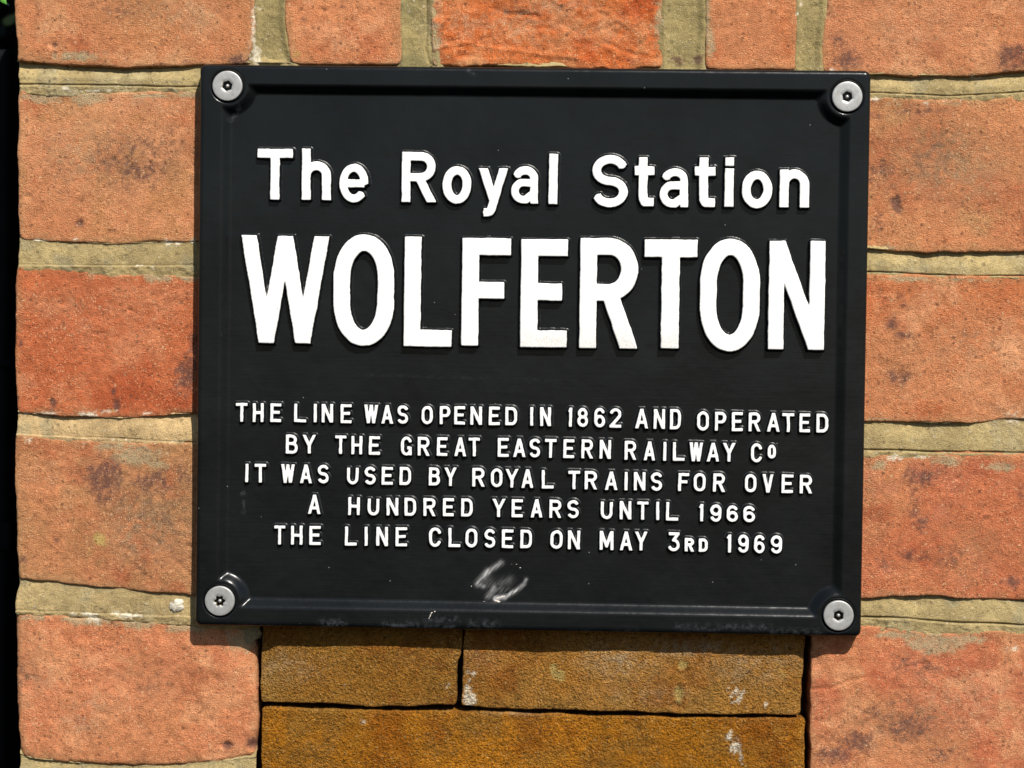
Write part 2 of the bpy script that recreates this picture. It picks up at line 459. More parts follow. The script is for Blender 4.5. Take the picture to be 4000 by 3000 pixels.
SMEAR = [   # mortar wiped over brick faces
    (170, 122, 60, 14, .9), (90, 212, 50, 14, .9), (190, 212, 40, 18, 1.0), (330, 207, 40, 5, .9), (420, 205, 60, 6, .9),
    (340, 598, 40, 12, .9), (230, 590, 50, 10, .6), (410, 600, 30, 10, .7), (300, 984, 55, 22, 1.1), (250, 965, 50, 12, .8), (340, 1002, 30, 10, .9),
    (200, 1340, 60, 14, .9), (300, 1345, 60, 18, .9), (400, 1352, 50, 16, .9), (80, 1334, 40, 10, .8), (520, 1385, 40, 30, .9),
    (920, 60, 12, 80, .9), (938, 100, 14, 50, .9), (1425, 40, 18, 50, .8), (1520, 30, 16, 70, .9), (1535, 90, 14, 40, .8), (630, 110, 14, 30, .5),
    (2050, 995, 40, 12, .9), (2160, 1008, 40, 10, 1.0), (1900, 1005, 26, 12, .8), (2020, 1390, 60, 22, 1.1), (2080, 1380, 60, 14, .8), (1935, 1372, 60, 8, .9), (1960, 603, 60, 7, .8), (2080, 605, 60, 5, .7),
    (1905, 535, 40, 5, .8), (1900, 905, 40, 3, .6), (1930, 225, 30, 5, .6), (2060, 225, 40, 6, .6), (490, 1400, 12, 14, .6),
]
PITS = [(700, 22, 9, 5, .9), (730, 60, 5, 4, .8), (790, 30, 4, 3, .8), (690, 110, 5, 4, .7), (90, 600, 5, 5, .7), (133, 655, 4, 5, 1.1), (280, 670, 5, 4, 1.2), (150, 635, 4, 4, .8), (215, 720, 16, 3, .7), (1960, 30, 5, 4, .8), (2090, 60, 4, 4, .8), (2150, 760, 5, 4, .8), (2020, 660, 4, 4, .8), (2130, 1120, 5, 3, .9), (60, 425, 9, 6, .8), (205, 330, 5, 4, .7), (300, 380, 4, 3, .8), (340, 1170, 5, 4, .9), (300, 1230, 5, 4, .8), (410, 1180, 6, 5, .9), (370, 1230, 4, 3, .9), (520, 1500, 5, 4, .7), (150, 1500, 6, 4, .6), (420, 1560, 5, 4, .7), (1850, 1530, 6, 5, .8), (2100, 1500, 5, 4, .7), (1300, 30, 14, 6, .8), (1180, 60, 16, 5, .7), (1010, 120, 18, 4, .7),    # (x, y, rx, ry, depth mm)
    (172, 482, 9, 7, .9), (325, 351, 3.5, 3, 1.4), (115, 97, 8, 4, 1.0), (1935, 437, 8, 12, .8), (1943, 452, 6, 9, .8), (492, 1610, 13, 7, 1.0), (400, 810, 18, 34, .7),
    (252, 878, 7, 10, .7), (113, 873, 7, 10, .7), (545, 1612, 10, 10, 1.2), (500, 1120 + 4, 1, 1, 0), (60, 1456, 20, 40, .9), (1195, 1450, 11, 20, .7), (1475, 1436, 10, 10, .7), (1466, 1498, 9, 20, 1.3),
    (1460, 1525, 12, 8, 1.6), (246, 345, 5, 4, .7), (1935, 1448, 3, 3, .6), (2070, 1034, 5, 3, 1.0), (425, 740, 20, 18, 1.0), (120, 1555, 20, 20, .4), (330, 1470, 100, 40, .7), (470, 1440, 50, 20, -.5),
    (200, 1420, 120, 40, -.3), (556, 1390, 34, 56, 3.2), (1752, 1420, 22, 26, 1.6),
]
CRACKS = [  # polyline, width mm, depth mm
    ([(1745, 1490), (1790, 1487), (1830, 1470), (1870, 1462)], .45, .9), ([(1930, 1450), (1960, 1440), (2005, 1432)], .4, .7),
    ([(940, 105), (1000, 92), (1060, 104), (1130, 112), (1250, 128)], .8, -.6), ([(1290, 70), (1330, 50), (1350, 60)], .6, .7), ([(1060, 18), (1110, 30), (1160, 34)], .8, .8),
    ([(1310, 95), (1370, 118), (1410, 125)], .7, .7), ([(385, 1215), (415, 1240)], .5, .6), ([(390, 790), (410, 770), (425, 735)], .6, .8),
    ([(1190, 1530), (1215, 1570), (1250, 1640)], .7, .8), ([(1310, 1540), (1350, 1640)], .7, .5), ([(120, 62), (160, 22)], .4, .3),
    ([(1950, 470), (1925, 452), (1935, 415)], .4, .5), ([(60, 1345), (40, 1400)], .4, .5),
]


def _pre(lst):
    out = []
    k = 0.001 * 0.2025
    for x, y, rx, ry, s in lst:
        cx, cz = pt(x, y)
        out.append((cx, cz, rx * k, ry * k, s))
    return out


DARK_W, WHITE_W, OCHRE_W, SMEAR_W, PITS_W, PALE_W, CLOUD_W = map(_pre, (DARK, WHITE, OCHRE, SMEAR, PITS, PALE, CLOUD))


def blobs(X, Z, lst, soft=1.0):
    m = np.zeros_like(X)
    x0, x1, z0, z1 = X.min(), X.max(), Z.min(), Z.max()
    for cx, cz, rx, rz, s in lst:
        if cx + 2.2 * rx < x0 or cx - 2.2 * rx > x1 or cz + 2.2 * rz < z0 or cz - 2.2 * rz > z1:
            continue
        q = ((X - cx) / rx) ** 2 + ((Z - cz) / rz) ** 2
        m = np.maximum(m, s * np.exp(-q * 0.8))
    return m


def lerp3(c, d, t):
    return c * (1 - t[..., None]) + np.array(d)[None, None, :] * t[..., None]


def stains(X, Z, col, brick=True):
    wob = fbm(X, Z, 0.0022, 5, 4, 0.65)
    wob2 = fbm(X, Z, 0.0011, 9, 2, 0.6)
    if brick:
        m = blobs(X, Z, SMEAR_W)
        sm = np.clip(sstep(.34, .72, m + wob * .34 * (m > .05)) * (.80 + .25 * wob2), 0, 1)
        scol = np.array((0.36, 0.285, 0.165))[None, None, :] * (1 + .14 * fbm(X, Z, .006, 77, 3))[..., None]
        col = col * (1 - sm[..., None]) + scol * sm[..., None]
    m = blobs(X, Z, CLOUD_W)
    col = lerp3(col, (0.27, 0.155, 0.078), np.clip(m * (.75 + .7 * wob), 0, .85))
    m = blobs(X, Z, DARK_W)
    t = np.clip(sstep(.20, 1.0, m * (1 + .5 * wob2) + wob * .34 * (m > .04)), 0, 1) * 0.85
    col = lerp3(col, (0.125, 0.062, 0.050), t)
    m = blobs(X, Z, PALE_W)
    col = lerp3(col, (0.42, 0.31, 0.19), np.clip(m * (.55 + .9 * wob), 0, 1))
    m = blobs(X, Z, OCHRE_W)
    col = lerp3(col, (0.42, 0.31, 0.10), sstep(.4, .7, m + wob * .2) * .8)
    m = blobs(X, Z, WHITE_W)
    t = sstep(.48, .95, m + wob2 * .42 * (m > .05))
    col = lerp3(col, (0.70, 0.63, 0.49), t * .8)
    return col


def relief(X, Z):
    h = np.zeros_like(X)
    x0, x1, z0, z1 = X.min(), X.max(), Z.min(), Z.max()
    for cx, cz, rx, rz, s in PITS_W:
        if cx + 2 * rx < x0 or cx - 2 * rx > x1 or cz + 2 * rz < z0 or cz - 2 * rz > z1:
            continue
        q = ((X - cx) / rx) ** 2 + ((Z - cz) / rz) ** 2
        h -= s * 1e-3 * np.exp(-q ** 1.5)
    for pts, w, dep in CRACKS:
        lx, lz = line(pts)
        if lx.max() < x0 or lx.min() > x1 or lz.max() < z0 or lz.min() > z1:
            continue
        jit = vnoise(X, Z, 0.004, 3) * 0.0006
        d = np.full_like(X, 1.0)
        for k in range(len(lx) - 1):
            ax, az, bx, bz = lx[k], lz[k], lx[k + 1], lz[k + 1]
            L = (bx - ax) ** 2 + (bz - az) ** 2
            t = np.clip(((X - ax) * (bx - ax) + (Z - az) * (bz - az)) / L, 0, 1)
            d = np.minimum(d, np.hypot(X - ax - t * (bx - ax), Z - az - t * (bz - az) + jit))
        h -= dep * 1e-3 * np.exp(-(d / (w * 1e-3)) ** 2)
    return h


def edge_spaced(n_len, step):
    """parameter 0..1 with closer rows next to both ends"""
    L = n_len
    e = np.array([0, .00025, .0006, .0011, .0018])
    inner = np.linspace(e[-1] + step * .8, L - e[-1] - step * .8, max(4, int(L / step)))
    return np.concatenate([e, inner, L - e[::-1]]) / L


def block(name, left, right, top, bot, mat, parent, c0, c1, c2, seed, rough=1.0, corner=(2.5, 2.5, 2.5, 2.5),
          front=0.0, tilt=(0, 0), step=0.00085, depth=0.028, arris=1.15, edge_amp=0.9, dust=0.32, label=None):
    """one brick or stone: left/right/top/bot are survey polylines of its outline; corner radii mm (tl, tr, br, bl)"""
    lx, lz = line(left); rx_, rz = line(right); tx, tz = line(top); bx, bz = line(bot)
    W = abs(np.mean(rx_) - np.mean(lx)); H = abs(np.mean(tz) - np.mean(bz))
    u = edge_spaced(W, step); v = edge_spaced(H, step)
    U, V = np.meshgrid(u, v)
    zmid = np.mean(bz) + V * (np.mean(tz) - np.mean(bz))

    def sorted_interp(q, a, b):
        o = np.argsort(a)
        return np.interp(q, a[o], b[o])
    XL = sorted_interp(zmid, lz, lx) + edge_amp * 1e-3 * (fbm(zmid, zmid * 0, 0.012, seed + 1, 5, .62) * 0.8)
    XR = sorted_interp(zmid, rz, rx_) + edge_amp * 1e-3 * (fbm(zmid, zmid * 0 + .3, 0.012, seed + 2, 5, .62) * 0.8)
    dz = np.minimum(V, 1 - V) * H
    top_half = V > 0.5
    def cut(r_top, r_bot):
        r = np.where(top_half, r_top, r_bot) * 1e-3
        k = np.clip(r - dz, 0, None)
        return r - np.sqrt(np.clip(r * r - k * k, 0, None))
    XL = XL + cut(corner[0], corner[3])
    XR = XR - cut(corner[1], corner[2])
    X = XL + (XR - XL) * U
    ZT = sorted_interp(X, tx, tz) + edge_amp * 1e-3 * fbm(X, X * 0, 0.014, seed + 3, 5, .65) * 0.8
    ZB = sorted_interp(X, bx, bz) + edge_amp * 1e-3 * fbm(X, X * 0 + .7, 0.014, seed + 4, 5, .65) * 0.8
    Z = ZB + (ZT - ZB) * V
    d = np.minimum(np.minimum(X - XL, XR - X), np.minimum(ZT - Z, Z - ZB))
    a = arris * 1e-3 * (1 + 0.45 * fbm(X, Z, 0.01, seed + 5, 2))
    k = np.clip(1 - d / a, 0, 1)
    drop = a * (1 - np.sqrt(np.clip(1 - k * k, 0, 1))) * 0.9
    h = -drop
    h += rough * 1e-3 * (0.55 * fbm(X, Z, 0.035, seed + 6, 3) + 0.20 * fbm(X, Z, 0.0045, seed + 7, 3, .65) + 0.10 * vnoise(X, Z, 0.0017, seed + 8))
    h += relief(X, Z)
    h += front * 1e-3 + tilt[0] * 1e-3 * (U - .5) + tilt[1] * 1e-3 * (V - .5)
    Y = -h
    nz, nx = X.shape
    verts = np.stack([X, Y, Z], -1).reshape(-1, 3)
    # colour of the fired clay / stone
    t = sstep(-.55, .55, fbm(X, Z, 0.030, seed + 20, 4, .55))
    col = np.array(c0)[None, None, :] * (1 - t[..., None]) + np.array(c1)[None, None, :] * t[..., None]
    t2 = sstep(.10, .65, fbm(X, Z, 0.018, seed + 40, 5, .62)) * .9
    col = lerp3(col, c2, t2)
    col = lerp3(col, np.array(c0) * np.array((.80, .62, .60)), sstep(.15, .8, fbm(X, Z, 0.022, seed + 50, 5, .62)) * .75)
    col = lerp3(col, np.array(c2) * np.array((1.12, 1.22, 1.3)), sstep(.2, .8, fbm(X, Z, 0.014, seed + 52, 5, .66)) * .55)
    col = col * (1 + .13 * fbm(X, Z, .0030, seed + 55, 3, .7) + .07 * vnoise(X, Z, .0013, seed + 56))[..., None]
    de = sstep(.0045, 0.0, d + 0.0022 * fbm(X, Z, 0.005, seed + 60, 4, .6)) * dust
    col = lerp3(col, (0.27, 0.21, 0.115), de)
    col = col * np.array((1.16, .90, .46) if mat is M_STONE else (1.08, .955, .84))
    col = stains(X, Z, col, True)
    tint = col.reshape(-1, 3)
    quads = grid_quads(nz, nx)
    # sides back into the wall
    idx = np.arange(nz * nx).reshape(nz, nx)
    ring = np.concatenate([idx[0, :-1], idx[:-1, -1], idx[-1, :0:-1], idx[:0:-1, 0]])
    n = len(verts); rv = verts[ring].copy()
    mid = rv.copy(); mid[:, 1] += 0.004; mid += RNG.normal(0, 0.00012, mid.shape)
    back = rv.copy(); back[:, 1] = depth
    m = len(ring); r2 = np.roll(np.arange(m), -1)
    q1 = np.stack([ring, n + np.arange(m), n + r2, ring[r2]], -1)
    q2 = np.stack([n + np.arange(m), n + m + np.arange(m), n + m + r2, n + r2], -1)
    verts = np.concatenate([verts, mid, back])
    tint = np.concatenate([tint, tint[ring] * .9, tint[ring] * .9])
    o = mesh_obj(name, verts, np.concatenate([quads, q1, q2]), mat, parent, attrs={"tint": tint})
    if label:
        o["label"] = label
    return o


# ------------------------------------------------------------------ the wall
wx, wz = pt(1106, 1659 + 300)
wall = empty("brick_wall", (wx, 0, wz))
wall["label"] = "weathered red brick wall with pale mortar joints and brown stone slabs under the black plaque"
wall["category"] = "wall"

# brick colours (albedo)
SAL = (0.445, 0.198, 0.100)    # salmon
SALP = (0.52, 0.260, 0.140)   # pale salmon
RED = (0.400, 0.122, 0.055)    # orange red
TAN = (0.39, 0.215, 0.108)
PURP = (0.30, 0.130, 0.090)

LX = [(35, -170), (33, 0), (36, 130), (40, 210), (37, 350), (40, 515), (35, 600), (33, 760), (38, 885), (33, 960), (33, 1100), (38, 1250), (34, 1330), (34, 1450), (40, 1600), (40, 1700), (38, 2000)]


def seg(pts, y0, y1):
    return [p for p in [(np.interp(y, [q[1] for q in pts], [q[0] for q in pts]), y) for y in np.linspace(y0, y1, 8)]]


J1 = dict(top=[(30, 131), (60, 133), (260, 146), (430, 140), (560, 137), (870, 140), (1440, 149), (1730, 152), (1785, 157), (2000, 164), (2100, 163), (2212, 151), (2420, 150)],
          gro=[(30, 181), (130, 183), (400, 187), (1800, 200), (1900, 200), (2050, 208), (2212, 199), (2420, 200)],
          bot=[(30, 200), (150, 208), (250, 205), (430, 204), (1800, 212), (1900, 213), (2000, 222), (2100, 220), (2212, 216), (2420, 216)])
J2L = dict(top=[(30, 516), (60, 521), (250, 526), (420, 519), (560, 519)], gro=[(30, 571), (200, 574), (400, 573), (560, 574)], bot=[(30, 583), (150, 586), (230, 597), (400, 603), (560, 603)])
J3L = dict(top=[(30, 890), (100, 897), (250, 903), (330, 899), (400, 893), (560, 890)], gro=[(30, 938), (150, 944), (240, 947), (400, 956), (560, 956)], bot=[(30, 946), (150, 956), (300, 965), (400, 962), (560, 962)])
J4L = dict(top=[(30, 1248), (60, 1253), (200, 1266), (330, 1280), (420, 1285), (560, 1290)], gro=[(30, 1318), (130, 1322), (250, 1326), (420, 1333), (560, 1340)], bot=[(30, 1324), (150, 1334), (300, 1344), (400, 1352), (560, 1362)])
J5L = dict(top=[(30, 1628), (60, 1638), (130, 1645), (250, 1655), (400, 1650), (480, 1643), (556, 1635)], gro=[(30, 1690), (556, 1695)], bot=[(30, 1700), (556, 1705)])
J2R = dict(top=[(1740, 540), (1885, 536), (1940, 541), (2000, 546), (2100, 545), (2212, 543), (2420, 545)], gro=[(1740, 588), (1900, 588), (2000, 594), (2100, 596), (2420, 596)], bot=[(1740, 597), (1890, 597), (1990, 603), (2100, 602), (2420, 604)])
J3R = dict(top=[(1740, 908), (1885, 909), (1960, 911), (2040, 915), (2100, 910), (2212, 904), (2420, 905)], gro=[(1740, 970), (1900, 972), (2100, 977), (2420, 979)], bot=[(1740, 985), (1890, 990), (1960, 992), (2030, 985), (2100, 984), (2212, 988), (2420, 988)])
J4R = dict(top=[(1740, 1295), (1880, 1294), (1950, 1286), (2050, 1290), (2150, 1294), (2212, 1298), (2420, 1298)], gro=[(1740, 1330), (1880, 1333), (1960, 1336), (2060, 1344), (2212, 1350), (2420, 1350)], bot=[(1740, 1352), (1880, 1358), (1960, 1368), (2030, 1376), (2120, 1370), (2212, 1374), (2420, 1376)])
J5R = dict(top=[(1740, 1705), (2420, 1715)], gro=[(1740, 1760), (2420, 1768)], bot=[(1740, 1770), (2420, 1778)])


def up(pts, d):
    return [(x, y + d) for x, y in pts]


def sub(pts, x0, x1, n=9):
    xs = np.linspace(x0, x1, n)
    return [(x, np.interp(x, [q[0] for q in pts], [q[1] for q in pts])) for x in xs]


def brick(x0, x1, jt, jb, seed, c0, c1, c2, left=None, right=None, y_top=None, y_bot=None, **kw):
    yt = y_top if y_top is not None else jt['bot'][0][1]
    yb = y_bot if y_bot is not None else jb['top'][0][1]
    L = left or [(x0, yt), (x0, yb)]
    Rr = right or [(x1, yt), (x1, yb)]
    top = sub(up(jt['bot'], -7), x0, x1) if jt else [(x0, y_top), (x1, y_top)]
    bot = sub(up(jb['top'], 1), x0, x1) if jb else [(x0, y_bot), (x1, y_bot)]
    return block("brick", L, Rr, top, bot, M_BRICK, wall, c0, c1, c2, seed, **kw)


# left column
brick(35, 552, None, J1, 11, SAL, (0.43, 0.200, 0.096), (0.50, 0.27, 0.145), left=seg(LX, -170, 131), right=[(550, -170), (552, 60), (545, 110), (538, 137)], y_top=-170, y_bot=131, corner=(2.5, 2.5, 4, 2), label="salmon brick with white lime on its right edge", front=.4)
brick(37, 560, J1, J2L, 12, SAL, SALP, (0.42, 0.21, 0.10), left=seg(LX, 198, 516), front=.1, label="pale salmon brick with a brown cloudy stain")
brick(35, 560, J2L, J3L, 13, RED, (0.42, 0.138, 0.064), (0.44, 0.175, 0.09), left=seg(LX, 578, 890), front=.3, rough=1.2, label="deep red brick with dark spots along its lower edge")
brick(33, 560, J3L, J4L, 14, SAL, TAN, (0.34, 0.175, 0.085), left=seg(LX, 940, 1248), front=.6, rough=1.2, tilt=(0, .6), label="brick with a purple and brown burnt stain")
brick(34, 553, J4L, J5L, 15, SAL, (0.49, 0.200, 0.105), SALP, left=seg(LX, 1318, 1636), right=[(551, 1340), (551, 1400), (556, 1500), (554, 1640)], corner=(2.5, 12, 3.5, 4), arris=2.6, front=.2, rough=1.6, label="large salmon brick with a rounded corner beside the stone slabs")
brick(37, 553, J5L, None, 16, RED, SAL, TAN, left=seg(LX, 1698, 2000), y_bot=2000)
# top row
brick(618, 868, None, J1, 21, (0.49, 0.220, 0.110), SAL, SALP, y_top=-170, y_bot=137, left=[(612, -170), (618, 50), (622, 100), (628, 140)], right=[(866, -170), (868, 140)], front=.2, label="small salmon header brick above the plaque")
brick(932, 1442, None, J1, 22, (0.46, 0.122, 0.036), (0.48, 0.150, 0.050), (0.48, 0.215, 0.10), y_top=-170, y_bot=142, right=[(1440, -170), (1436, 40), (1436, 90), (1434, 149)], rough=2.6, front=.3, dust=.3, edge_amp=1.6, label="bright orange brick with a spalled face")
brick(1524, 1724, None, J1, 23, (0.47, 0.185, 0.084), SAL, (0.49, 0.22, 0.11), y_top=-170, y_bot=152, right=[(1722, -170), (1722, 152)], front=.2, label="narrow orange header brick above the right end of the plaque")
brick(1778, 2290, None, J1, 24, SAL, (0.47, 0.210, 0.115), SALP, y_top=-170, y_bot=157, left=[(1786, -170), (1784, 20), (1778, 60), (1775, 110), (1776, 150)], front=.2, label="pink brick at the top right corner")
# right column
brick(1740, 2270, J1, J2R, 31, SAL, (0.47, 0.220, 0.110), TAN, y_bot=540, front=0, label="brown clouded brick with a small burnt hole")
brick(1740, 2290, J2R, J3R, 32, (0.45, 0.172, 0.078), SAL, SALP, y_bot=908, front=.1, rough=1.2, label="orange brick with grey lime scuffs")
brick(1740, 2260, J3R, J4R, 33, (0.42, 0.150, 0.076), SAL, (0.40, 0.155, 0.09), y_bot=1295, front=.3, label="red brick with purple speckles")
brick(1748, 2280, J4R, J5R, 34, (0.45, 0.170, 0.092), SAL, SALP, left=[(1752, 1352), (1750, 1450), (1751, 1600), (1750, 1705)], corner=(6, 2, 2, 2), front=.5, rough=1.3, label="salmon brick with a fine crack and black burnt spots")
brick(1748, 2100, J5R, None, 35, SAL, RED, TAN, y_bot=2050)
# bricks just past the right-hand side of the frame
brick(2330, 2800, None, J1, 41, SAL, RED, TAN, y_top=-170, y_bot=150)
brick(2310, 2560, J1, J2R, 42, RED, SAL, TAN, y_bot=545)
brick(2330, 2800, J2R, J3R, 43, SAL, SALP, TAN, y_bot=905)
brick(2300, 2560, J3R, J4R, 44, SAL, RED, TAN, y_bot=1298)
brick(2320, 2800, J4R, J5R, 45, SAL, SALP, TAN, y_bot=1710)

# stone slabs
OC1 = (0.235, 0.135, 0.038); OC2 = (0.28, 0.15, 0.03); OC3 = (0.235, 0.150, 0.062)
block("stone_slab", [(565, 1330), (562, 1400), (560, 1450), (564, 1518)], [(1000, 1330), (996, 1400), (987, 1450), (985, 1526)], [(565, 1330), (1000, 1330)], [(562, 1518), (700, 1521), (880, 1528), (940, 1524), (985, 1524)],
      M_STONE, wall, OC1, (0.225, 0.138, 0.045), OC3, 51, rough=1.3, corner=(1, 1.5, 2.0, 1.5), arris=.9, dust=.15, front=.1, edge_amp=1.0, label="tan brown stone slab left of the vertical crack")
block("stone_slab", [(1004, 1330), (1003, 1400), (1001, 1470), (999, 1526)], [(1738, 1330), (1737, 1400), (1731, 1470), (1728, 1545)], [(1004, 1330), (1738, 1330)], [(999, 1526), (1200, 1535), (1450, 1541), (1600, 1545), (1728, 1546)],
      M_STONE, wall, (0.265, 0.145, 0.040), (0.30, 0.18, 0.07), OC3, 52, rough=1.5, corner=(1, 1, 2, 1.2), arris=.9, dust=.15, front=.15, edge_amp=1.0, label="pale spotted brown stone slab right of the vertical crack")
block("stone_slab", [(567, 1527), (566, 1600), (566, 1860)], [(1738, 1552), (1737, 1600), (1736, 1860)], [(566, 1527), (800, 1533), (1000, 1536), (1240, 1545), (1500, 1551), (1738, 1553)], [(566, 1850), (1738, 1860)],
      M_STONE, wall, (0.275, 0.140, 0.020), (0.33, 0.165, 0.024), OC1, 53, rough=2.0, corner=(1.5, 1.5, 1, 1), arris=.9, dust=.1, front=0, edge_amp=1.0, label="long rust orange stone slab along the bottom edge")


def joint_h(J, x0, x1, seed, rec=2.4, upper=None, gdepth=.9, groove_from=None, col=(0.295, 0.242, 0.122), left_edge=None, label=None):
    """horizontal mortar joint: undercut below the upper brick, struck flat, ruled line, smeared over the lower brick"""
    tx, tz = line(J['top']); gx, gz = line(J['gro']); bx, bz = line(J['bot'])
    xa, _ = pt(x0, J['top'][0][1]); xb, _ = pt(x1, J['top'][0][1])
    nx = int((xb - xa) / 0.00055) + 2
    xs = np.linspace(xa, xb, nx)
    zt = np.interp(xs, tx, tz) + .0005 * fbm(xs, xs * 0, .012, seed, 5, .62)
    zg = np.interp(xs, gx, gz) + .0003 * fbm(xs, xs * 0 + 1, .012, seed + 1, 3)
    zb = np.interp(xs, bx, bz) + .0007 * fbm(xs, xs * 0 + 2, .012, seed + 2, 4)
    ts = np.concatenate([np.linspace(-.35, -.04, 10), [-.015, 0, .015, .03], np.linspace(.05, 1.35, 62)])
    T, Xg = np.meshgrid(ts, xs, indexing='ij')
    ZT, ZG, ZB = zt[None, :], zg[None, :], zb[None, :]
    Z = ZT - T * (ZT - ZB)
    a = (ZT - Z) * 1000; A = (ZT - ZG) * 1000; Bm = np.clip((ZG - ZB) * 1000, .5, None)
    X = Xg.copy()
    if left_edge is not None:
        ex, ez = line(left_edge); o = np.argsort(ez)
        xl = np.interp(Z, ez[o], ex[o]) + .0006 * fbm(Z, Z * 0, .006, seed + 9, 3)
        X = xl + (Xg - xa) * (xb - xl) / (xb - xa)
    n1 = fbm(X, Z, .010, seed + 3, 3); n2 = fbm(X, Z, .0030, seed + 4, 3, .6); n3 = vnoise(X, Z, .0014, seed + 5)
    us = (-.9 + 1.1 * fbm(X, X * 0, .03, seed + 6, 3))
    if upper is not None:
        us = us + np.interp(X, *[np.array(q) for q in zip(*[(pt(p, 100)[0], s_) for p, s_ in upper])])
    f_up = us - np.abs(np.minimum(a, 0)) * .55 + .25 * n2
    f_up = np.maximum(f_up, -4.5)
    recx = rec * .85 * (1 + .7 * fbm(X, X * 0 + 5, .022, seed + 7, 3))
    f_mid = -recx + (recx - .25) * sstep(0, 1, np.clip(a / np.clip(A, .1, None) * 1.35, 0, 1)) + .22 * n1
    f_low = .45 + .25 * n1 - .55 * np.clip((a - A) / Bm, 0, 1) - 1.0 * np.clip(a - A - Bm, 0, None) + .28 * n2
    f = np.where(a < 0, f_up, np.where(a < A, f_mid, f_low))
    blend = sstep(-.25, .35, a - A)
    f = np.where((a >= 0), f_mid * (1 - blend) + f_low * blend, f)
    gm = 1.0
    if groove_from is not None:
        gm = np.interp(X, *[np.array(q) for q in zip(*[(pt(p, 100)[0], s_) for p, s_ in groove_from])])
    gd = gdepth * gm * (1 + .5 * fbm(X, X * 0 + 8, .012, seed + 8, 3))
    f = f - gd * np.exp(-((a - A) / .34) ** 2)
    f = f + .16 * n2 + .07 * n3
    f = np.maximum(f, -6)
    Y = -f * 1e-3 + relief(X, Z) * -1.0
    base = np.array(col)
    t = sstep(-.6, .6, fbm(X, Z, .02, seed + 11, 4))
    C = base[None, None] * np.array((1.20, 1.12, 1.04)) * (0.88 + .24 * t[..., None])
    C = lerp3(C, (0.27, 0.235, 0.14), sstep(.2, .8, fbm(X, Z, .009, seed + 12, 4)) * .6)
    C = lerp3(C, (0.37, 0.31, 0.18), sstep(.25, .8, fbm(X, Z, .012, seed + 13, 4)) * .5)
    gi = np.exp(-((a - A) / .45) ** 2) * .35 * gm
    C = lerp3(C, (0.15, 0.13, 0.075), gi)
    C = lerp3(C, (0.14, 0.115, 0.07), np.exp(-((a - .2) / .45) ** 2) * .4)  # shadow line under the upper brick, painted into the mortar tint
    C = C * (1 + .16 * fbm(X, Z, .0035, seed + 15, 3, .7) + .08 * vnoise(X, Z, .0012, seed + 16))[..., None]
    C = stains(X, Z, C, False)
    nz, nxx = X.shape
    V = np.stack([X, Y, Z], -1)[::-1].reshape(-1, 3); C = C[::-1].reshape(-1, 3)
    # end return face on the free left edge
    idx = np.arange(nz * nxx).reshape(nz, nxx)
    e = idx[:, 0]; n = len(V)
    bk = V[e].copy(); bk[:, 1] = .028
    V = np.concatenate([V, bk]); C = np.concatenate([C, C[e] * .9])
    k = np.arange(nz - 1)
    q = np.stack([n + k, e[k], e[k + 1], n + k + 1], -1)
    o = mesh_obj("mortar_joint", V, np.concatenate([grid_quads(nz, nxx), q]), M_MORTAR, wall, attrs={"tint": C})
    if label:
        o["label"] = label
    return o


joint_h(J1, 36, 2420, 101, rec=2.9, gdepth=1.0, upper=[(36, 1.1), (160, 1.1), (260, .5), (430, .2), (2400, .2)], left_edge=[(37, 90), (39, 131), (42, 165), (39, 210), (38, 240)])
joint_h(J2L, 36, 560, 102, rec=1.2, gdepth=.55, upper=[(36, .9), (300, .6), (430, .8)], left_edge=[(38, 480), (44, 525), (40, 560), (37, 620)], groove_from=[(36, .2), (200, .6), (430, 1)])
joint_h(J3L, 34, 560, 103, rec=1.7, gdepth=.7, upper=[(36, .4), (150, .9), (300, .7), (430, .3)], left_edge=[(37, 850), (37, 900), (34, 950), (33, 990)], groove_from=[(36, .1), (180, .2), (240, 1), (430, 1)], col=(0.36, 0.272, 0.145))
joint_h(J4L, 34, 560, 104, rec=1.5, gdepth=.5, left_edge=[(38, 1220), (40, 1260), (33, 1310), (34, 1370)], groove_from=[(36, 1), (260, .8), (430, .2)], col=(0.305, 0.245, 0.125))
joint_h(J5L, 38, 553, 105, rec=1.0, gdepth=.5, left_edge=[(40, 1600), (42, 1645), (40, 1720)])
joint_h(J2R, 1740, 2420, 112, rec=1.8, gdepth=1.3, upper=[(1740, .9), (1950, .8), (2050, .1), (2400, .1)])
joint_h(J3R, 1740, 2420, 113, rec=1.7, gdepth=1.6)
joint_h(J4R, 1742, 2420, 114, rec=1.7, gdepth=1.5)
joint_h(J5R, 1752, 2420, 115)


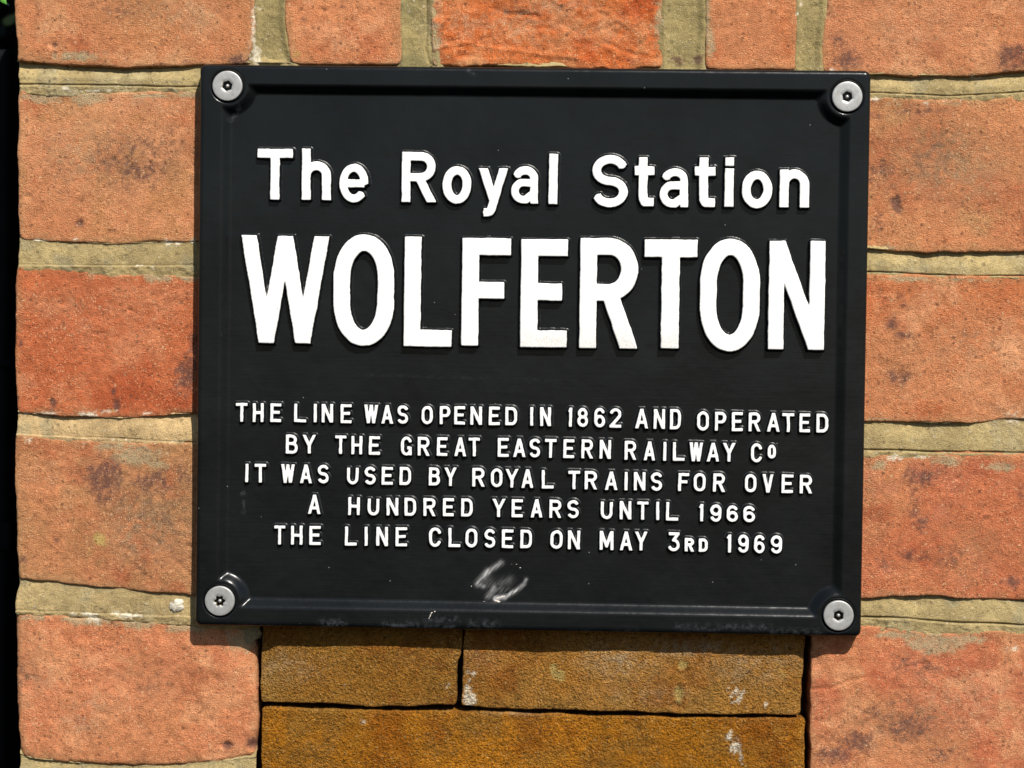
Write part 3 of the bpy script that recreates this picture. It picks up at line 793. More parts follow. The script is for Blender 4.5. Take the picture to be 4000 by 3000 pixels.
def joint_v(xl, xr, y0, y1, seed, f0=.15, dl=1.4, dr=1.4, off=0.0, col=(0.265, 0.225, 0.105), ridge=None):
    """vertical joint between two bricks, concave, smeared at its edges; xl/xr: survey polylines"""
    l_x, l_z = line(xl); r_x, r_z = line(xr)
    za = pt(0, y0)[1]; zb = pt(0, y1)[1]
    zs = np.linspace(zb, za, int(abs(za - zb) / .00055) + 2)
    ts = np.linspace(-.45, 1.45, 64)
    Z, T = np.meshgrid(zs, ts, indexing='ij')
    o1, o2 = np.argsort(l_z), np.argsort(r_z)
    XL = np.interp(Z, l_z[o1], l_x[o1]) + .0006 * fbm(Z, Z * 0, .012, seed, 3)
    XR = np.interp(Z, r_z[o2], r_x[o2]) + .0006 * fbm(Z, Z * 0 + 1, .012, seed + 1, 3)
    X = XL + T * (XR - XL)
    w = (XR - XL) * 1000
    d = np.minimum(X - XL, XR - X) * 1000
    n1 = fbm(X, Z, .010, seed + 3, 3); n2 = fbm(X, Z, .0030, seed + 4, 3, .6)
    f = f0 - 1.1 * sstep(0, 3, d) + off + .3 * n1 + .3 * n2 + .08 * vnoise(X, Z, .0013, seed + 6)
    f = np.where(d < 0, f0 + .1 + d * .5 + .3 * n2 + off, f)
    if ridge is not None:
        xr0 = np.interp(Z, *[q[np.argsort(line(ridge)[1])] for q in (line(ridge)[1], line(ridge)[0])])
        f = f - .9 * np.exp(-((X - xr0) * 1000 / .4) ** 2)
    f = np.maximum(f, -5)
    Y = -f * 1e-3
    C = np.array(col)[None, None] * np.array((1.16, 1.08, 1.02)) * (0.85 + .3 * sstep(-.6, .6, fbm(X, Z, .02, seed + 11, 4))[..., None])
    C = lerp3(C, (0.40, 0.33, 0.20), sstep(.15, .8, fbm(X, Z, .009, seed + 13, 4)) * .5)
    C = lerp3(C, (0.19, 0.175, 0.085), sstep(.15, .8, fbm(X, Z, .008, seed + 14, 4)) * .5)
    C = stains(X, Z, C, False)
    nz, nx = X.shape
    return mesh_obj("mortar_joint", np.stack([X, Y, Z], -1).reshape(-1, 3), grid_quads(nz, nx), M_MORTAR, wall, attrs={"tint": C.reshape(-1, 3)})


joint_v([(554, -170), (556, 60), (550, 110), (545, 150)], [(610, -170), (616, 50), (620, 100), (640, 150)], -170, 152, 201)
joint_v([(868, -170), (869, 150)], [(930, -170), (936, 60), (944, 100), (946, 150)], -170, 152, 202, ridge=[(920, -170), (921, 80), (918, 100), (924, 125), (932, 150)])
joint_v([(1438, -170), (1436, 60), (1436, 150)], [(1526, -170), (1520, 60), (1516, 100), (1514, 150)], -170, 158, 203)
joint_v([(1723, -170), (1723, 160)], [(1786, -170), (1783, 20), (1776, 60), (1773, 110), (1776, 160)], -170, 165, 204, off=.1)
joint_v([(2272, 190), (2272, 560)], [(2308, 190), (2308, 560)], 212, 550, 205)
joint_v([(2292, 580), (2292, 920)], [(2328, 580), (2328, 920)], 598, 915, 206)
joint_v([(2262, 970), (2262, 1310)], [(2298, 970), (2298, 1310)], 984, 1305, 207)
joint_v([(2282, 1360), (2282, 1720)], [(2318, 1360), (2318, 1720)], 1372, 1720, 208)
joint_v([(2292, -170), (2292, 160)], [(2328, -170), (2328, 160)], -170, 160, 209)


def box_mesh(name, x0, x1, y0, y1, z0, z1, mat, parent=None, bev=0.0, seg_=2):
    import bmesh
    bm = bmesh.new()
    bmesh.ops.create_cube(bm, size=1.0)
    for v in bm.verts:
        v.co = ((x0 + x1) / 2 + v.co.x * (x1 - x0), (y0 + y1) / 2 + v.co.y * (y1 - y0), (z0 + z1) / 2 + v.co.z * (z1 - z0))
    if bev:
        bmesh.ops.bevel(bm, geom=bm.edges[:], offset=bev, segments=seg_, affect='EDGES', profile=0.6)
    me = bpy.data.meshes.new(name)
    bm.to_mesh(me); bm.free()
    me.materials.append(mat)
    for p in me.polygons:
        p.use_smooth = bool(bev)
    o = bpy.data.objects.new(name, me)
    COL.objects.link(o)
    if parent is not None:
        o.parent = parent
        o.matrix_parent_inverse = Matrix.Translation(-parent.location)
    return o


zt_, zb_ = pt(0, -900)[1], pt(0, 2600)[1]
xl_ = pt(52, 800)[0]; xr_ = pt(2800, 800)[0]
box_mesh("wall_core", xl_, xr_, .026, .22, zb_, zt_, M_CORE, wall)
box_mesh("bedding_mortar", pt(575, 800)[0], pt(1725, 800)[0], .003, .0255, pt(0, 1325)[1], pt(0, 215)[1], M_CORE, wall)
# a lump of squeezed-out mortar below the lower left corner of the plaque, and a flint in the fourth bed joint
def lump(name, cx, cy, rx, ry, h, seed, col, mat, label=None, y=0.0, ang=0.0):
    nr, na = 14, 40
    verts = [(0, 0)]; hs = [h]
    a = np.linspace(0, 2 * np.pi, na, endpoint=False)
    rr = 1 + .22 * vnoise(np.cos(a) * 2, np.sin(a) * 2, 1.0, seed) + .12 * vnoise(np.cos(a) * 5, np.sin(a) * 5, 1.0, seed + 1)
    P = [np.array([[0, 0]])]; Hh = [np.array([h])]
    for k in range(1, nr + 1):
        r = k / nr
        P.append(np.stack([np.cos(a) * r * rr * rx, np.sin(a) * r * rr * ry], -1))
        Hh.append(np.full(na, h * (1 - r ** 3)) - (.6 if k == nr else 0))
    P = np.concatenate(P); Hh = np.concatenate(Hh)
    k_ = 0.0002025
    ca, sa = math.cos(ang), math.sin(ang)
    X0, Z0 = pt(cx, cy)
    X = X0 + (P[:, 0] * ca - P[:, 1] * sa) * k_; Z = Z0 + (P[:, 0] * sa + P[:, 1] * ca) * k_
    Hh = Hh + .12 * vnoise(X, Z, .002, seed + 3)
    V = np.stack([X, y - Hh * 1e-3, Z], -1)
    tris = [(0, 1 + (j + 1) % na, 1 + j) for j in range(na)]
    tris = [(a_, c_, b_) for a_, b_, c_ in tris]
    q = []
    for k in range(nr - 1):
        for j in range(na):
            a0 = 1 + k * na + j; a1 = 1 + k * na + (j + 1) % na
            q.append((a0, a0 + na, a1 + na, a1))
    C = np.tile(np.array(col), (len(V), 1)) * (1 + .15 * vnoise(X, Z, .003, seed + 5))[:, None]
    o = mesh_obj(name, V, q, mat, wall, tris=tris, attrs={"tint": C})
    if label:
        o["label"] = label
    return o


lump("mortar_lump", 528, 1374, 30, 24, 1.2, 5, (0.25, 0.21, 0.13), M_MORTAR, y=.0026)
lump("flint", 380, 1309, 18, 15, 1.3, 15, (0.60, 0.56, 0.46), M_MORTAR, label="pale flint pebble set in the mortar", y=.0002, ang=.6)

# ------------------------------------------------------------------ the plaque
YF = -0.0095          # rim face
DP = 0.0031           # depth of the sunk panel
YP = YF + DP          # panel face
corn = [at(430 * S, 137 * S, YF), at(1881 * S, 153 * S, YF), at(1862 * S, 1378 * S, YF), at(421 * S, 1351 * S, YF)]
PX0 = (corn[0][0] + corn[3][0]) / 2; PX1 = (corn[1][0] + corn[2][0]) / 2
PZ1 = (corn[0][1] + corn[1][1]) / 2; PZ0 = (corn[2][1] + corn[3][1]) / 2
plaque = empty("plaque", ((PX0 + PX1) / 2, 0, PZ0))
plaque["label"] = "black cast metal railway plaque with raised white lettering screwed to the brick wall"
plaque["category"] = "plaque"

screws = [at(889, 336, YF), at(3309, 378, YF), at(859, 2347, YF), at(3275, 2404, YF)]
IX0 = PX0 + .0099; IX1 = PX1 - .0088; IZ1 = PZ1 - .0086; IZ0 = PZ0 + .0084


def build_plate():
    W = PX1 - PX0; H = PZ1 - PZ0
    def sp(L, step=.0005):
        e = np.array([0, .00012, .0003, .00055, .0009, .0013, .0018])
        return np.concatenate([e, np.linspace(.0023, L - .0023, int(L / step)), L - e[::-1]])
    xs, zs = sp(W), sp(H)
    Xg, Zg = np.meshgrid(xs, zs)
    r = .0029
    dzz = np.minimum(Zg, H - Zg)
    k = np.clip(r - dzz, 0, None)
    c = r - np.sqrt(np.clip(r * r - k * k, 0, None))
    X = PX0 + c + Xg / W * (W - 2 * c)
    Z = PZ0 + Zg
    # distance to the outline
    dx = np.minimum(X - PX0, PX1 - X); dz = np.minimum(Z - PZ0, PZ1 - Z)
    qx = r - dx; qz = r - dz
    d = r - np.where((qx > 0) & (qz > 0), np.hypot(qx, qz), np.maximum(qx, qz))
    er = .0023
    kk = np.clip(1 - d / er, 0, 1)
    drop = er * (1 - np.sqrt(np.clip(1 - kk * kk, 0, 1)))
    # sunk panel: rectangle minus a boss round every screw (smooth)
    s = np.minimum(np.minimum(X - IX0, IX1 - X), np.minimum(Z - IZ0, IZ1 - Z))
    for (sx, sz) in screws:
        dc = np.hypot(X - sx, Z - sz) - .0088
        kq = .0012
        hh = np.clip(.5 + .5 * (dc - s) / kq, 0, 1)
        s = dc * (1 - hh) + s * hh - kq * hh * (1 - hh)
    t = np.clip(s / .0041, 0, 1)
    sink = DP * (.55 * t + .45 * t * t * (3 - 2 * t))
    # countersinks
    for (sx, sz) in screws:
        dc = np.hypot(X - sx, Z - sz)
        sink = sink + .0011 * sstep(.0076, .0068, dc)
    Y = YF + drop + sink + .00010 * fbm(X, Z, .05, 3, 2) + .00003 * fbm(X, Z, .006, 8, 2)
    scuff = np.zeros_like(X); chip = np.zeros_like(X); dust = np.zeros_like(X)

    def capsule(p0, p1, w, s_, arr, yy=YP):
        (ax, az), (bx, bz) = at(*p0, yy), at(*p1, yy)
        L = (bx - ax) ** 2 + (bz - az) ** 2
        tt = np.clip(((X - ax) * (bx - ax) + (Z - az) * (bz - az)) / L, 0, 1)
        dd = np.hypot(X - ax - tt * (bx - ax), Z - az - tt * (bz - az))
        np.maximum(arr, s_ * np.exp(-(dd / (w * 1e-3)) ** 2), out=arr)
    def c8(x, y):
        return (1300 + x / 1.58, 1950 + y / 1.58)
    for p_, q_, w_, s_ in (((895, 520), (960, 445), 1.2, .85), ((960, 445), (1040, 392), 1.0, .6), ((890, 515), (930, 535), 1.0, .5), ((1005, 612), (1060, 602), 1.0, 1.2), ((1060, 602), (1130, 565), .9, .9),
                           ((1130, 565), (1180, 525), .8, .75), ((1180, 525), (1192, 495), .7, .6), ((960, 600), (1000, 545), 1.3, .4), ((1000, 545), (1090, 500), 2.0, .16), ((960, 520), (1060, 560), 2.6, .15)):
        capsule(c8(*p_), c8(*q_), w_, s_, scuff)
    capsule(c8(1010, 610), c8(1060, 598), .5, .75, chip)
    capsule(c8(1000, 622), c8(1030, 632), .5, .9, chip)
    for a_, b_ in (((1100, 395), (1112, 405)), ((1185, 410), (1200, 425)), ((1130, 400), (1150, 405)), ((930, 630), (950, 634)), ((853, 540), (856, 530)), ((1150, 425), (1165, 420))):
        capsule(c8(*a_), c8(*b_), .3, .62, chip)
    capsule(c8(590, 745), c8(610, 700), .32, .75, chip, YF); capsule(c8(610, 700), c8(632, 692), .3, .8, chip, YF)
    # bloom on the lower rim and drips
    for xa, xb, y_, w, s_ in ((330, 520, 790, 2.2, .9), (580, 760, 740, 1.6, .5), (560, 740, 795, 1.3, .8), (-60, 60, 775, 2.2, .9), (1450, 1660, 820, .8, .9), (850, 1000, 770, 2.0, .5), (1750, 1900, 825, 1.2, .7)):
        capsule(c8(xa, y_), c8(xb, y_ + 3), w, s_, dust, YF)
    for xa, xb, y_ in ((900, 1100, 2455), (2830, 3000, 2445), (3020, 3200, 2470), (2650, 2800, 2450)):
        capsule((xa, y_), (xb, y_ + 4), 1.8, .42, dust, YF)
    capsule((940, 1927), (955, 1927), .8, .9, dust); capsule((950, 1960), (952, 2000), .7, .8, dust)
    capsule((3395, 262), (3385, 262), 1.2, .5, dust, YF)  # no dust here: the pale tone paints the upper right corner's highlight
    capsule((900, 470), (940, 420), 1.0, .5, dust); capsule((1830, 275), (1850, 290), .7, 1.0, dust, YF)
    # faint dried water marks
    capsule((1400, 1462), (2250, 1490), .8, .10, dust)
    nz, nx = X.shape
    V = np.stack([X, Y, Z], -1).reshape(-1, 3)
    idx = np.arange(nz * nx).reshape(nz, nx)
    ring = np.concatenate([idx[0, :-1], idx[:-1, -1], idx[-1, :0:-1], idx[:0:-1, 0]])
    n = len(V); m = len(ring)
    rv = V[ring].copy()
    cx, cz = (PX0 + PX1) / 2, (PZ0 + PZ1) / 2
    bk = rv.copy(); bk[:, 1] = -.0002
    bk[:, 0] += np.sign(bk[:, 0] - cx) * .0005; bk[:, 2] += np.sign(bk[:, 2] - cz) * .0005
    ar = np.arange(m); r2 = np.roll(ar, -1)
    q1 = np.stack([ring, n + ar, n + r2, ring[r2]], -1)
    V = np.concatenate([V, bk])
    att = {}
    for kname, arr in (("scuff", scuff), ("chip", chip), ("dust", dust)):
        f = arr.ravel(); att[kname] = np.concatenate([f, f[ring] * 0])
    return mesh_obj("plate", V, np.concatenate([grid_quads(nz, nx), q1]), M_BLACK, plaque, attrs=att)


build_plate()


# ---- lettering: every glyph is a set of strokes in a unit box; its raised relief follows the distance to the strokes
def arc(cx, cy, rx, ry, a0, a1, n=18):
    t = np.radians(np.linspace(a0, a1, n))
    return [(cx + rx * math.cos(q), cy + ry * math.sin(q)) for q in t]


def F(*p):
    return ('F', list(p))


def Cv(p):
    return ('C', list(p))


STAD = arc(.5, .68, .5, .32, 0, 180) + arc(.5, .32, .5, .32, 180, 360)
ELL = arc(.5, .5, .5, .5, 0, 360, 40)
G = {
    'A': [F((0, 0), (.5, 1)), F((1, 0), (.5, 1)), Cv([(.2, .27), (.8, .27)])],
    'B': [F((0, 0), (0, 1)), Cv([(0, 1)] + arc(.52, .77, .40, .23, 90, -90) + [(0, .54)]), Cv([(0, .54)] + arc(.58, .27, .42, .27, 90, -90) + [(0, 0)])],
    'C': [Cv(arc(.5, .68, .5, .32, 12, 180) + arc(.5, .32, .5, .32, 180, 345))],
    'D': [F((0, 0), (0, 1)), Cv([(0, 1)] + arc(.55, .66, .45, .34, 90, 0) + arc(.55, .34, .45, .34, 0, -90) + [(0, 0)])],
    'E': [F((0, 0), (0, 1)), F((0, 1), (1, 1)), F((0, .52), (.82, .52)), F((0, 0), (1, 0))],
    'F': [F((0, 0), (0, 1)), F((0, 1), (1, 1)), F((0, .52), (.80, .52))],
    'G': [Cv(arc(.5, .68, .5, .32, 15, 180) + arc(.5, .32, .5, .32, 180, 350)), F((1, .02), (1, .36)), Cv([(.62, .40), (1.0, .40)])],
    'H': [F((0, 0), (0, 1)), F((1, 0), (1, 1)), F((0, .5), (1, .5))],
    'I': [F((.5, 0), (.5, 1))],
    'L': [F((0, 0), (0, 1)), F((0, 0), (1, 0))],
    'M': [F((0, 0), (0, 1)), F((1, 0), (1, 1)), F((0, 1), (.5, .15)), F((1, 1), (.5, .15))],
    'N': [F((0, 0), (0, 1)), F((1, 0), (1, 1)), F((0, 1), (1, 0))],
    'O': [Cv(STAD + [STAD[0]])],
    'P': [F((0, 0), (0, 1)), Cv([(0, 1)] + arc(.6, .73, .40, .27, 90, -90) + [(0, .46)])],
    'R': [F((0, 0), (0, 1)), Cv([(0, 1)] + arc(.58, .75, .40, .25, 90, -90) + [(0, .50)]), F((.5, .50), (1, 0))],
    'S': [Cv(arc(.5, .75, .5, .25, 20, 270) + arc(.5, .25, .5, .25, 90, -160))],
    'T': [F((0, 1), (1, 1)), F((.5, 0), (.5, 1))],
    'U': [Cv([(0, 1)] + arc(.5, .32, .5, .32, 180, 360) + [(1, 1)])],
    'V': [F((0, 1), (.5, 0)), F((1, 1), (.5, 0))],
    'W': [F((0, 1), (.25, 0)), F((.5, 1), (.25, 0)), F((.5, 1), (.75, 0)), F((1, 1), (.75, 0))],
    'Y': [F((0, 1), (.5, .42)), F((1, 1), (.5, .42)), F((.5, 0), (.5, .42))],
    '1': [F((1, 0), (1, 1)), Cv([(0, .82), (.9, 1.0)])],
    '2': [Cv(arc(.5, .72, .5, .28, 165, -25) + [(0, 0)]), F((0, 0), (1, 0))],
    '3': [F((.05, 1), (.95, 1)), Cv([(.95, 1), (.42, .60)] + arc(.45, .30, .52, .30, 90, -160))],
    '6': [Cv(arc(.5, .72, .5, .28, 18, 180) + [(0, .3)]), Cv(arc(.5, .29, .5, .29, 0, 360, 30))],
    '8': [Cv(arc(.5, .76, .42, .24, 0, 360, 30)), Cv(arc(.5, .27, .5, .27, 0, 360, 30))],
    '9': [Cv(arc(.5, .28, .5, .28, 198, 360) + [(1, .7)]), Cv(arc(.5, .71, .5, .29, 0, 360, 30))],
    'h': [F((0, 0), (0, 1)), Cv([(0, .42)] + arc(.5, .46, .5, .24, 165, 0) + [(1, .0)]), F((1, .0), (1, .2))],
    'n': [F((0, 0), (0, 1)), Cv([(0, .58)] + arc(.5, .62, .5, .38, 165, 0) + [(1, .0)]), F((1, .0), (1, .3))],
    'e': [Cv(arc(.5, .5, .5, .5, -2, 318, 34)), Cv([(.02, .5), (1.0, .5)])],
    'o': [Cv(ELL)],
    'y': [F((0, 1), (.54, .30)), F((1, 1), (.50, .20)), Cv([(.50, .20), (.43, .09), (.34, .02), (.22, 0), (.04, 0)])],
    'a': [Cv([(.10, .80)] + arc(.52, .74, .44, .26, 150, 0) + [(.97, .0)]), F((.98, .0), (.98, .2)), Cv([(.97, .58), (.5, .58)] + arc(.42, .29, .42, .29, 90, 270) + [(.55, 0), (.97, .22)])],
    'l': [F((.5, 0), (.5, 1))],
    't': [Cv([(.38, 1), (.38, .22), (.42, .07), (.55, 0), (1, 0)]), F((.38, 1), (.38, .8)), F((0, .775), (1, .775)), F((.8, 0), (1, 0))],
    'i': [F((.5, 0), (.5, .73)), ('D', [(.5, 1)])],
    'wR': [F((0, 0), (0, 1)), Cv([(0, 1)] + arc(.50, .755, .50, .245, 90, -90) + [(0, .51)]), F((.52, .51), (1, 0))],
    'wE': [F((0, 0), (0, 1)), F((0, 1), (1, 1)), F((0, .515), (.82, .515)), F((0, 0), (1, 0))],
    'wO': [Cv(arc(.5, .62, .5, .38, 0, 180, 30) + arc(.5, .38, .5, .38, 180, 360, 30))],
}


def seg_d(X, Z, ax, az, bx, bz, flat_a, flat_b, hw):
    L = math.hypot(bx - ax, bz - az) + 1e-12
    ux, uz = (bx - ax) / L, (bz - az) / L
    t = (X - ax) * ux + (Z - az) * uz
    n = np.abs(-(X - ax) * uz + (Z - az) * ux)
    tc = np.clip(t, 0, L)
    d = np.hypot(t - tc, n) - hw
    if flat_a:
        bd = np.where(n - hw > 0, np.hypot(np.maximum(-t, 0), n - hw), np.maximum(-t, n - hw))
        d = np.where(t < 0, bd, d)
    if flat_b:
        e = t - L
        bd = np.where(n - hw > 0, np.hypot(np.maximum(e, 0), n - hw), np.maximum(e, n - hw))
        d = np.where(t > L, bd, d)
    return d


def letter(ch, box, sw, H, draft, seed, label, key=None, step=.00028, grime=0.0, rnd=.0):
    """box: photograph pixels (x0, y0, x1, y1); sw stroke width mm; H relief height mm; draft mm"""
    cxp, cyp = (box[0] + box[2]) / 2, (box[1] + box[3]) / 2
    wpx = box[2] - box[0] - (box[3] - box[1]) * .009
    hpx = box[3] - box[1]
    Yt = YP - H * 1e-3
    c = at(cxp, cyp, Yt)
    l, r_ = at(cxp - wpx / 2, cyp, Yt), at(cxp + wpx / 2, cyp, Yt)
    t, b_ = at(cxp, cyp - hpx / 2, Yt), at(cxp, cyp + hpx / 2, Yt)
    W = r_[0] - l[0]; Hh = t[1] - b_[1]
    hw = sw * .5e-3
    x0, z0 = c[0] - W / 2, c[1] - Hh / 2
    ex, ez = max(W - 2 * hw, 0), Hh - 2 * hw
    hwi = hw - rnd * 1e-3
    mrg = (draft + .95) * 1e-3
    nx = int((W + 2 * mrg) / step) + 2; nz = int((Hh + 2 * mrg) / step) + 2
    xs = np.linspace(x0 - mrg, x0 + W + mrg, nx); zs = np.linspace(z0 - mrg, z0 + Hh + mrg, nz)
    X, Z = np.meshgrid(xs, zs)
    # hand-cut pattern letters: slight wobble of the outline
    amp = .00016 if Hh > .03 else (.00015 if Hh > .015 else .00010)
    Xq = X + amp * fbm(X, Z, .0045, seed, 3); Zq = Z + amp * fbm(X, Z, .0045, seed + 77, 3)
    D = np.full_like(X, 1.0)
    for kind, pts in G[key or ch]:
        P = [(x0 + hw + u * ex, z0 + hw + v * ez) for u, v in pts]
        if kind == 'D':
            p = P[0]
            q = np.maximum(np.abs(Xq - p[0]) - hw * 1.0, np.abs(Zq - p[1]) - hw * .95)
            D = np.minimum(D, q)
        elif kind == 'F':
            (ax, az), (bx, bz) = P
            L = math.hypot(bx - ax, bz - az)
            ux, uz = (bx - ax) / L, (bz - az) / L
            diag = abs(ux) > .08 and abs(uz) > .08
            if diag:      # diagonals run to the cap line or foot line and are cut there; inner ends just join
                (_, va), (_, vb) = pts
                ea, eb = va in (0, 1), vb in (0, 1)
                if ea: az = z0 if va == 0 else z0 + Hh
                if eb: bz = z0 if vb == 0 else z0 + Hh
                L = math.hypot(bx - ax, bz - az); ux, uz = (bx - ax) / L, (bz - az) / L
                xa_ = hwi * .35 if ea else 0; xb_ = hwi * .35 if eb else 0
                D = np.minimum(D, seg_d(Xq, Zq, ax - ux * xa_, az - uz * xa_, bx + ux * xb_, bz + uz * xb_, ea, eb, hwi) - rnd * 1e-3)
            else:
                ea = hwi if not (ch in 'Y' and abs(pts[0][1] - .42) < .01) else 0
                eb = hwi if not (ch in 'Y' and abs(pts[1][1] - .42) < .01) else 0
                D = np.minimum(D, seg_d(Xq, Zq, ax - ux * ea, az - uz * ea, bx + ux * eb, bz + uz * eb, True, True, hwi) - rnd * 1e-3)
        else:
            closed = math.hypot(P[0][0] - P[-1][0], P[0][1] - P[-1][1]) < 1e-5 or (key == 'wO')
            if key == 'wO':
                P = P + [P[0]]
            P = [P[0]] + [P[i] for i in range(1, len(P)) if math.hypot(P[i][0] - P[i - 1][0], P[i][1] - P[i - 1][1]) > 1e-6]
            for k in range(len(P) - 1):
                D = np.minimum(D, seg_d(Xq, Zq, *P[k], *P[k + 1], (k == 0) and not closed, (k == len(P) - 2) and not closed, hw))
    # everything is cut square at the letter's own box
    bxd = np.maximum(np.abs(Xq - c[0]) - W / 2, np.abs(Zq - c[1]) - Hh / 2)
    outx = np.maximum(np.abs(Xq - c[0]) - W / 2, 0); outz = np.maximum(np.abs(Zq - c[1]) - Hh / 2, 0)
    bxd = np.where(bxd > 0, np.hypot(outx, outz), bxd)
    D = np.maximum(D, bxd)
    dm = D * 1000
    dr = draft
    h = H * sstep(dr, -.12, dm)
    h = np.where(dm < -.12, H, h)
    lin = H * np.clip((dr - dm) / (dr + .05), 0, 1)
    h = .45 * h + .55 * lin + .03 * fbm(X, Z, .004, seed + 5, 2)
    h = h + .15 * sstep(dr + .6, dr - .35, dm) * np.clip((dm + .1) / .3, 0, 1)
    h = np.where(dm > dr + .5, -.12, h)
    keep_v = dm < dr + 1.0
    q = grid_quads(nz, nx)
    kq = keep_v.ravel()[q].all(1)
    q = q[kq]
    used = np.unique(q)
    remap = np.full(nx * nz, -1); remap[used] = np.arange(len(used))
    V = np.stack([X, YP - h * 1e-3, Z], -1).reshape(-1, 3)[used]
    face = (-dm.ravel() + .02)[used]
    gr = np.clip(grime * sstep(.28, .0, (Z - z0) / Hh) + 0.0, 0, 1).ravel()[used]
    o = mesh_obj("letter", V, remap[q], M_LETTER, plaque, attrs={"face": face, "grime": gr})
    o["label"] = label
    return o


def A(x0, y0, x1, y1):        # first survey sheet of the heading
    return (900 + x0 / 1.8433, 560 + y0 / 1.8433, 900 + x1 / 1.8433, 560 + y1 / 1.8433)


def B(x0, y0, x1, y1):        # second survey sheet
    return (2100 + x0 / 1.8433, 560 + y0 / 1.8433, 2100 + x1 / 1.8433, 560 + y1 / 1.8433)


def M2(x0, y0, x1, y1):
    return (1300 + x0 / 1.58, y0 / 1.58, 1300 + x1 / 1.58, y1 / 1.58)


TITLE = [('T', A(190, 40, 450, 405)), ('h', A(512, 38, 725, 408)), ('e', A(782, 148, 994, 428)), ('R', A(1232, 62, 1482, 425)), ('o', A(1525, 163, 1737, 435)),
         ('y', A(1785, 178, 1997, 530)), ('a', M2(1098, 1027, 1272, 1258)), ('l', B(77, 75, 148, 440)), ('S', B(390, 85, 652, 460)), ('t', B(697, 100, 840, 455)),
         ('a', B(877, 180, 1090, 462)), ('t', B(1130, 103, 1282, 460)), ('i', B(1340, 100, 1420, 460)), ('o', B(1468, 197, 1692, 468)), ('n', B(1742, 190, 1957, 462))]
for k, (ch, bx_) in enumerate(TITLE):
    letter(ch, bx_, {'T': 4.0, 'e': 3.5, 'a': 3.5, 'R': 3.75, 'S': 3.8, 'y': 3.75}.get(ch, 3.9), 2.5, .7, 300 + k, "medium white letter %s in the top line" % ch, rnd=.25)

BIG = [('W', 'W', A(72, 665, 712, 1440)), ('O', 'wO', A(737, 655, 1182, 1462)), ('L', 'L', A(1247, 672, 1600, 1465)), ('F', 'F', A(1662, 683, 2020, 1460)),
       ('E', 'wE', (2032, 560 + 690 / 1.8433, 2218, 560 + 1470 / 1.8433)), ('R', 'wR', B(300, 683, 725, 1478)), ('T', 'T', B(762, 693, 1150, 1478)), ('O', 'wO', B(1165, 685, 1603, 1500)), ('N', 'N', B(1660, 703, 2072, 1487))]
for k, (ch, key, bx_) in enumerate(BIG):
    letter(ch, bx_, {'W': 6.6, 'O': 7.3, 'L': 7.4, 'F': 7.5, 'E': 7.5, 'R': 7.4, 'T': 7.8, 'N': 6.7}[ch], 3.2, .7, 400 + k, "large white letter %s in the middle line" % ch, key=key, step=.00036, grime=.6 if ch in 'ERT' else .2, rnd=.3)

# small lines: (character, x0, x1) in sheet units, height interpolated between the (x, y) pairs of caps top and foot
def small_line(items, x_off, y_off, tops, feet, name, seed):
    for k, it in enumerate(items):
        ch, x0, x1 = it[0], it[1], it[2]
        xa, xb = x_off + x0 / 1.58, x_off + x1 / 1.58
        xm = (xa + xb) / 2
        yt = y_off + np.interp(xm, [p[0] for p in tops], [p[1] for p in tops])
        yf = y_off + np.interp(xm, [p[0] for p in feet], [p[1] for p in feet])
        dt = it[3] if len(it) > 3 else 0; db = it[4] if len(it) > 4 else 0
        letter(ch, (xa, yt + dt, xb, yf + db), 1.30, 1.7, .75, seed + k, "small white %s %s in the line %s" % ("figure" if ch.isdigit() else "letter", ch, name), step=.00022, rnd=.22, grime=.15)


def Q(sheet, pts):            # sheet (x offset, y offset) points -> photograph pixels
    return [(sheet[0] + x / 1.58, sheet[1] + y / 1.58) for x, y in pts]


S4, S5, S6 = (0, 1000), (1300, 1000), (2600, 1000)
S8, S9, S7 = (1300, 1950), (2600, 1950), (0, 1950)
t1 = Q(S4, [(1480, 908)]) + Q(S5, [(80, 916), (600, 926), (1100, 932), (1700, 940), (2110, 946)]) + Q(S6, [(230, 960), (960, 975)])
f1 = Q(S4, [(1480, 1024), (2100, 1028)]) + Q(S5, [(80, 1032), (600, 1038), (1100, 1046), (1740, 1060), (2110, 1070)]) + Q(S6, [(230, 1078), (960, 1090)])
small_line([('T', 1455, 1528), ('H', 1560, 1627), ('E', 1668, 1735), ('L', 1815, 1890), ('I', 1935, 1957), ('N', 1985, 2056), ('E', 2101, 2170)], 0, 0, t1, f1, "about the opening", 500)
small_line([('W', 193, 280), ('A', 300, 372), ('S', 398, 467), ('O', 548, 618), ('P', 659, 724), ('E', 748, 816), ('N', 848, 921), ('E', 962, 1031), ('D', 1064, 1137), ('I', 1217, 1239), ('N', 1279, 1346),
            ('1', 1450, 1477), ('8', 1508, 1576), ('6', 1613, 1681), ('2', 1708, 1781), ('A', 1867, 1947), ('N', 1980, 2051), ('D', 2080, 2149)], 1300, 0, t1, f1, "about the opening", 520)
small_line([('O', 193, 267), ('P', 304, 374), ('E', 408, 477), ('R', 512, 586), ('A', 626, 705), ('T', 720, 795), ('E', 826, 893), ('D', 931, 1005)], 2600, 0, t1, f1, "about the opening", 545)

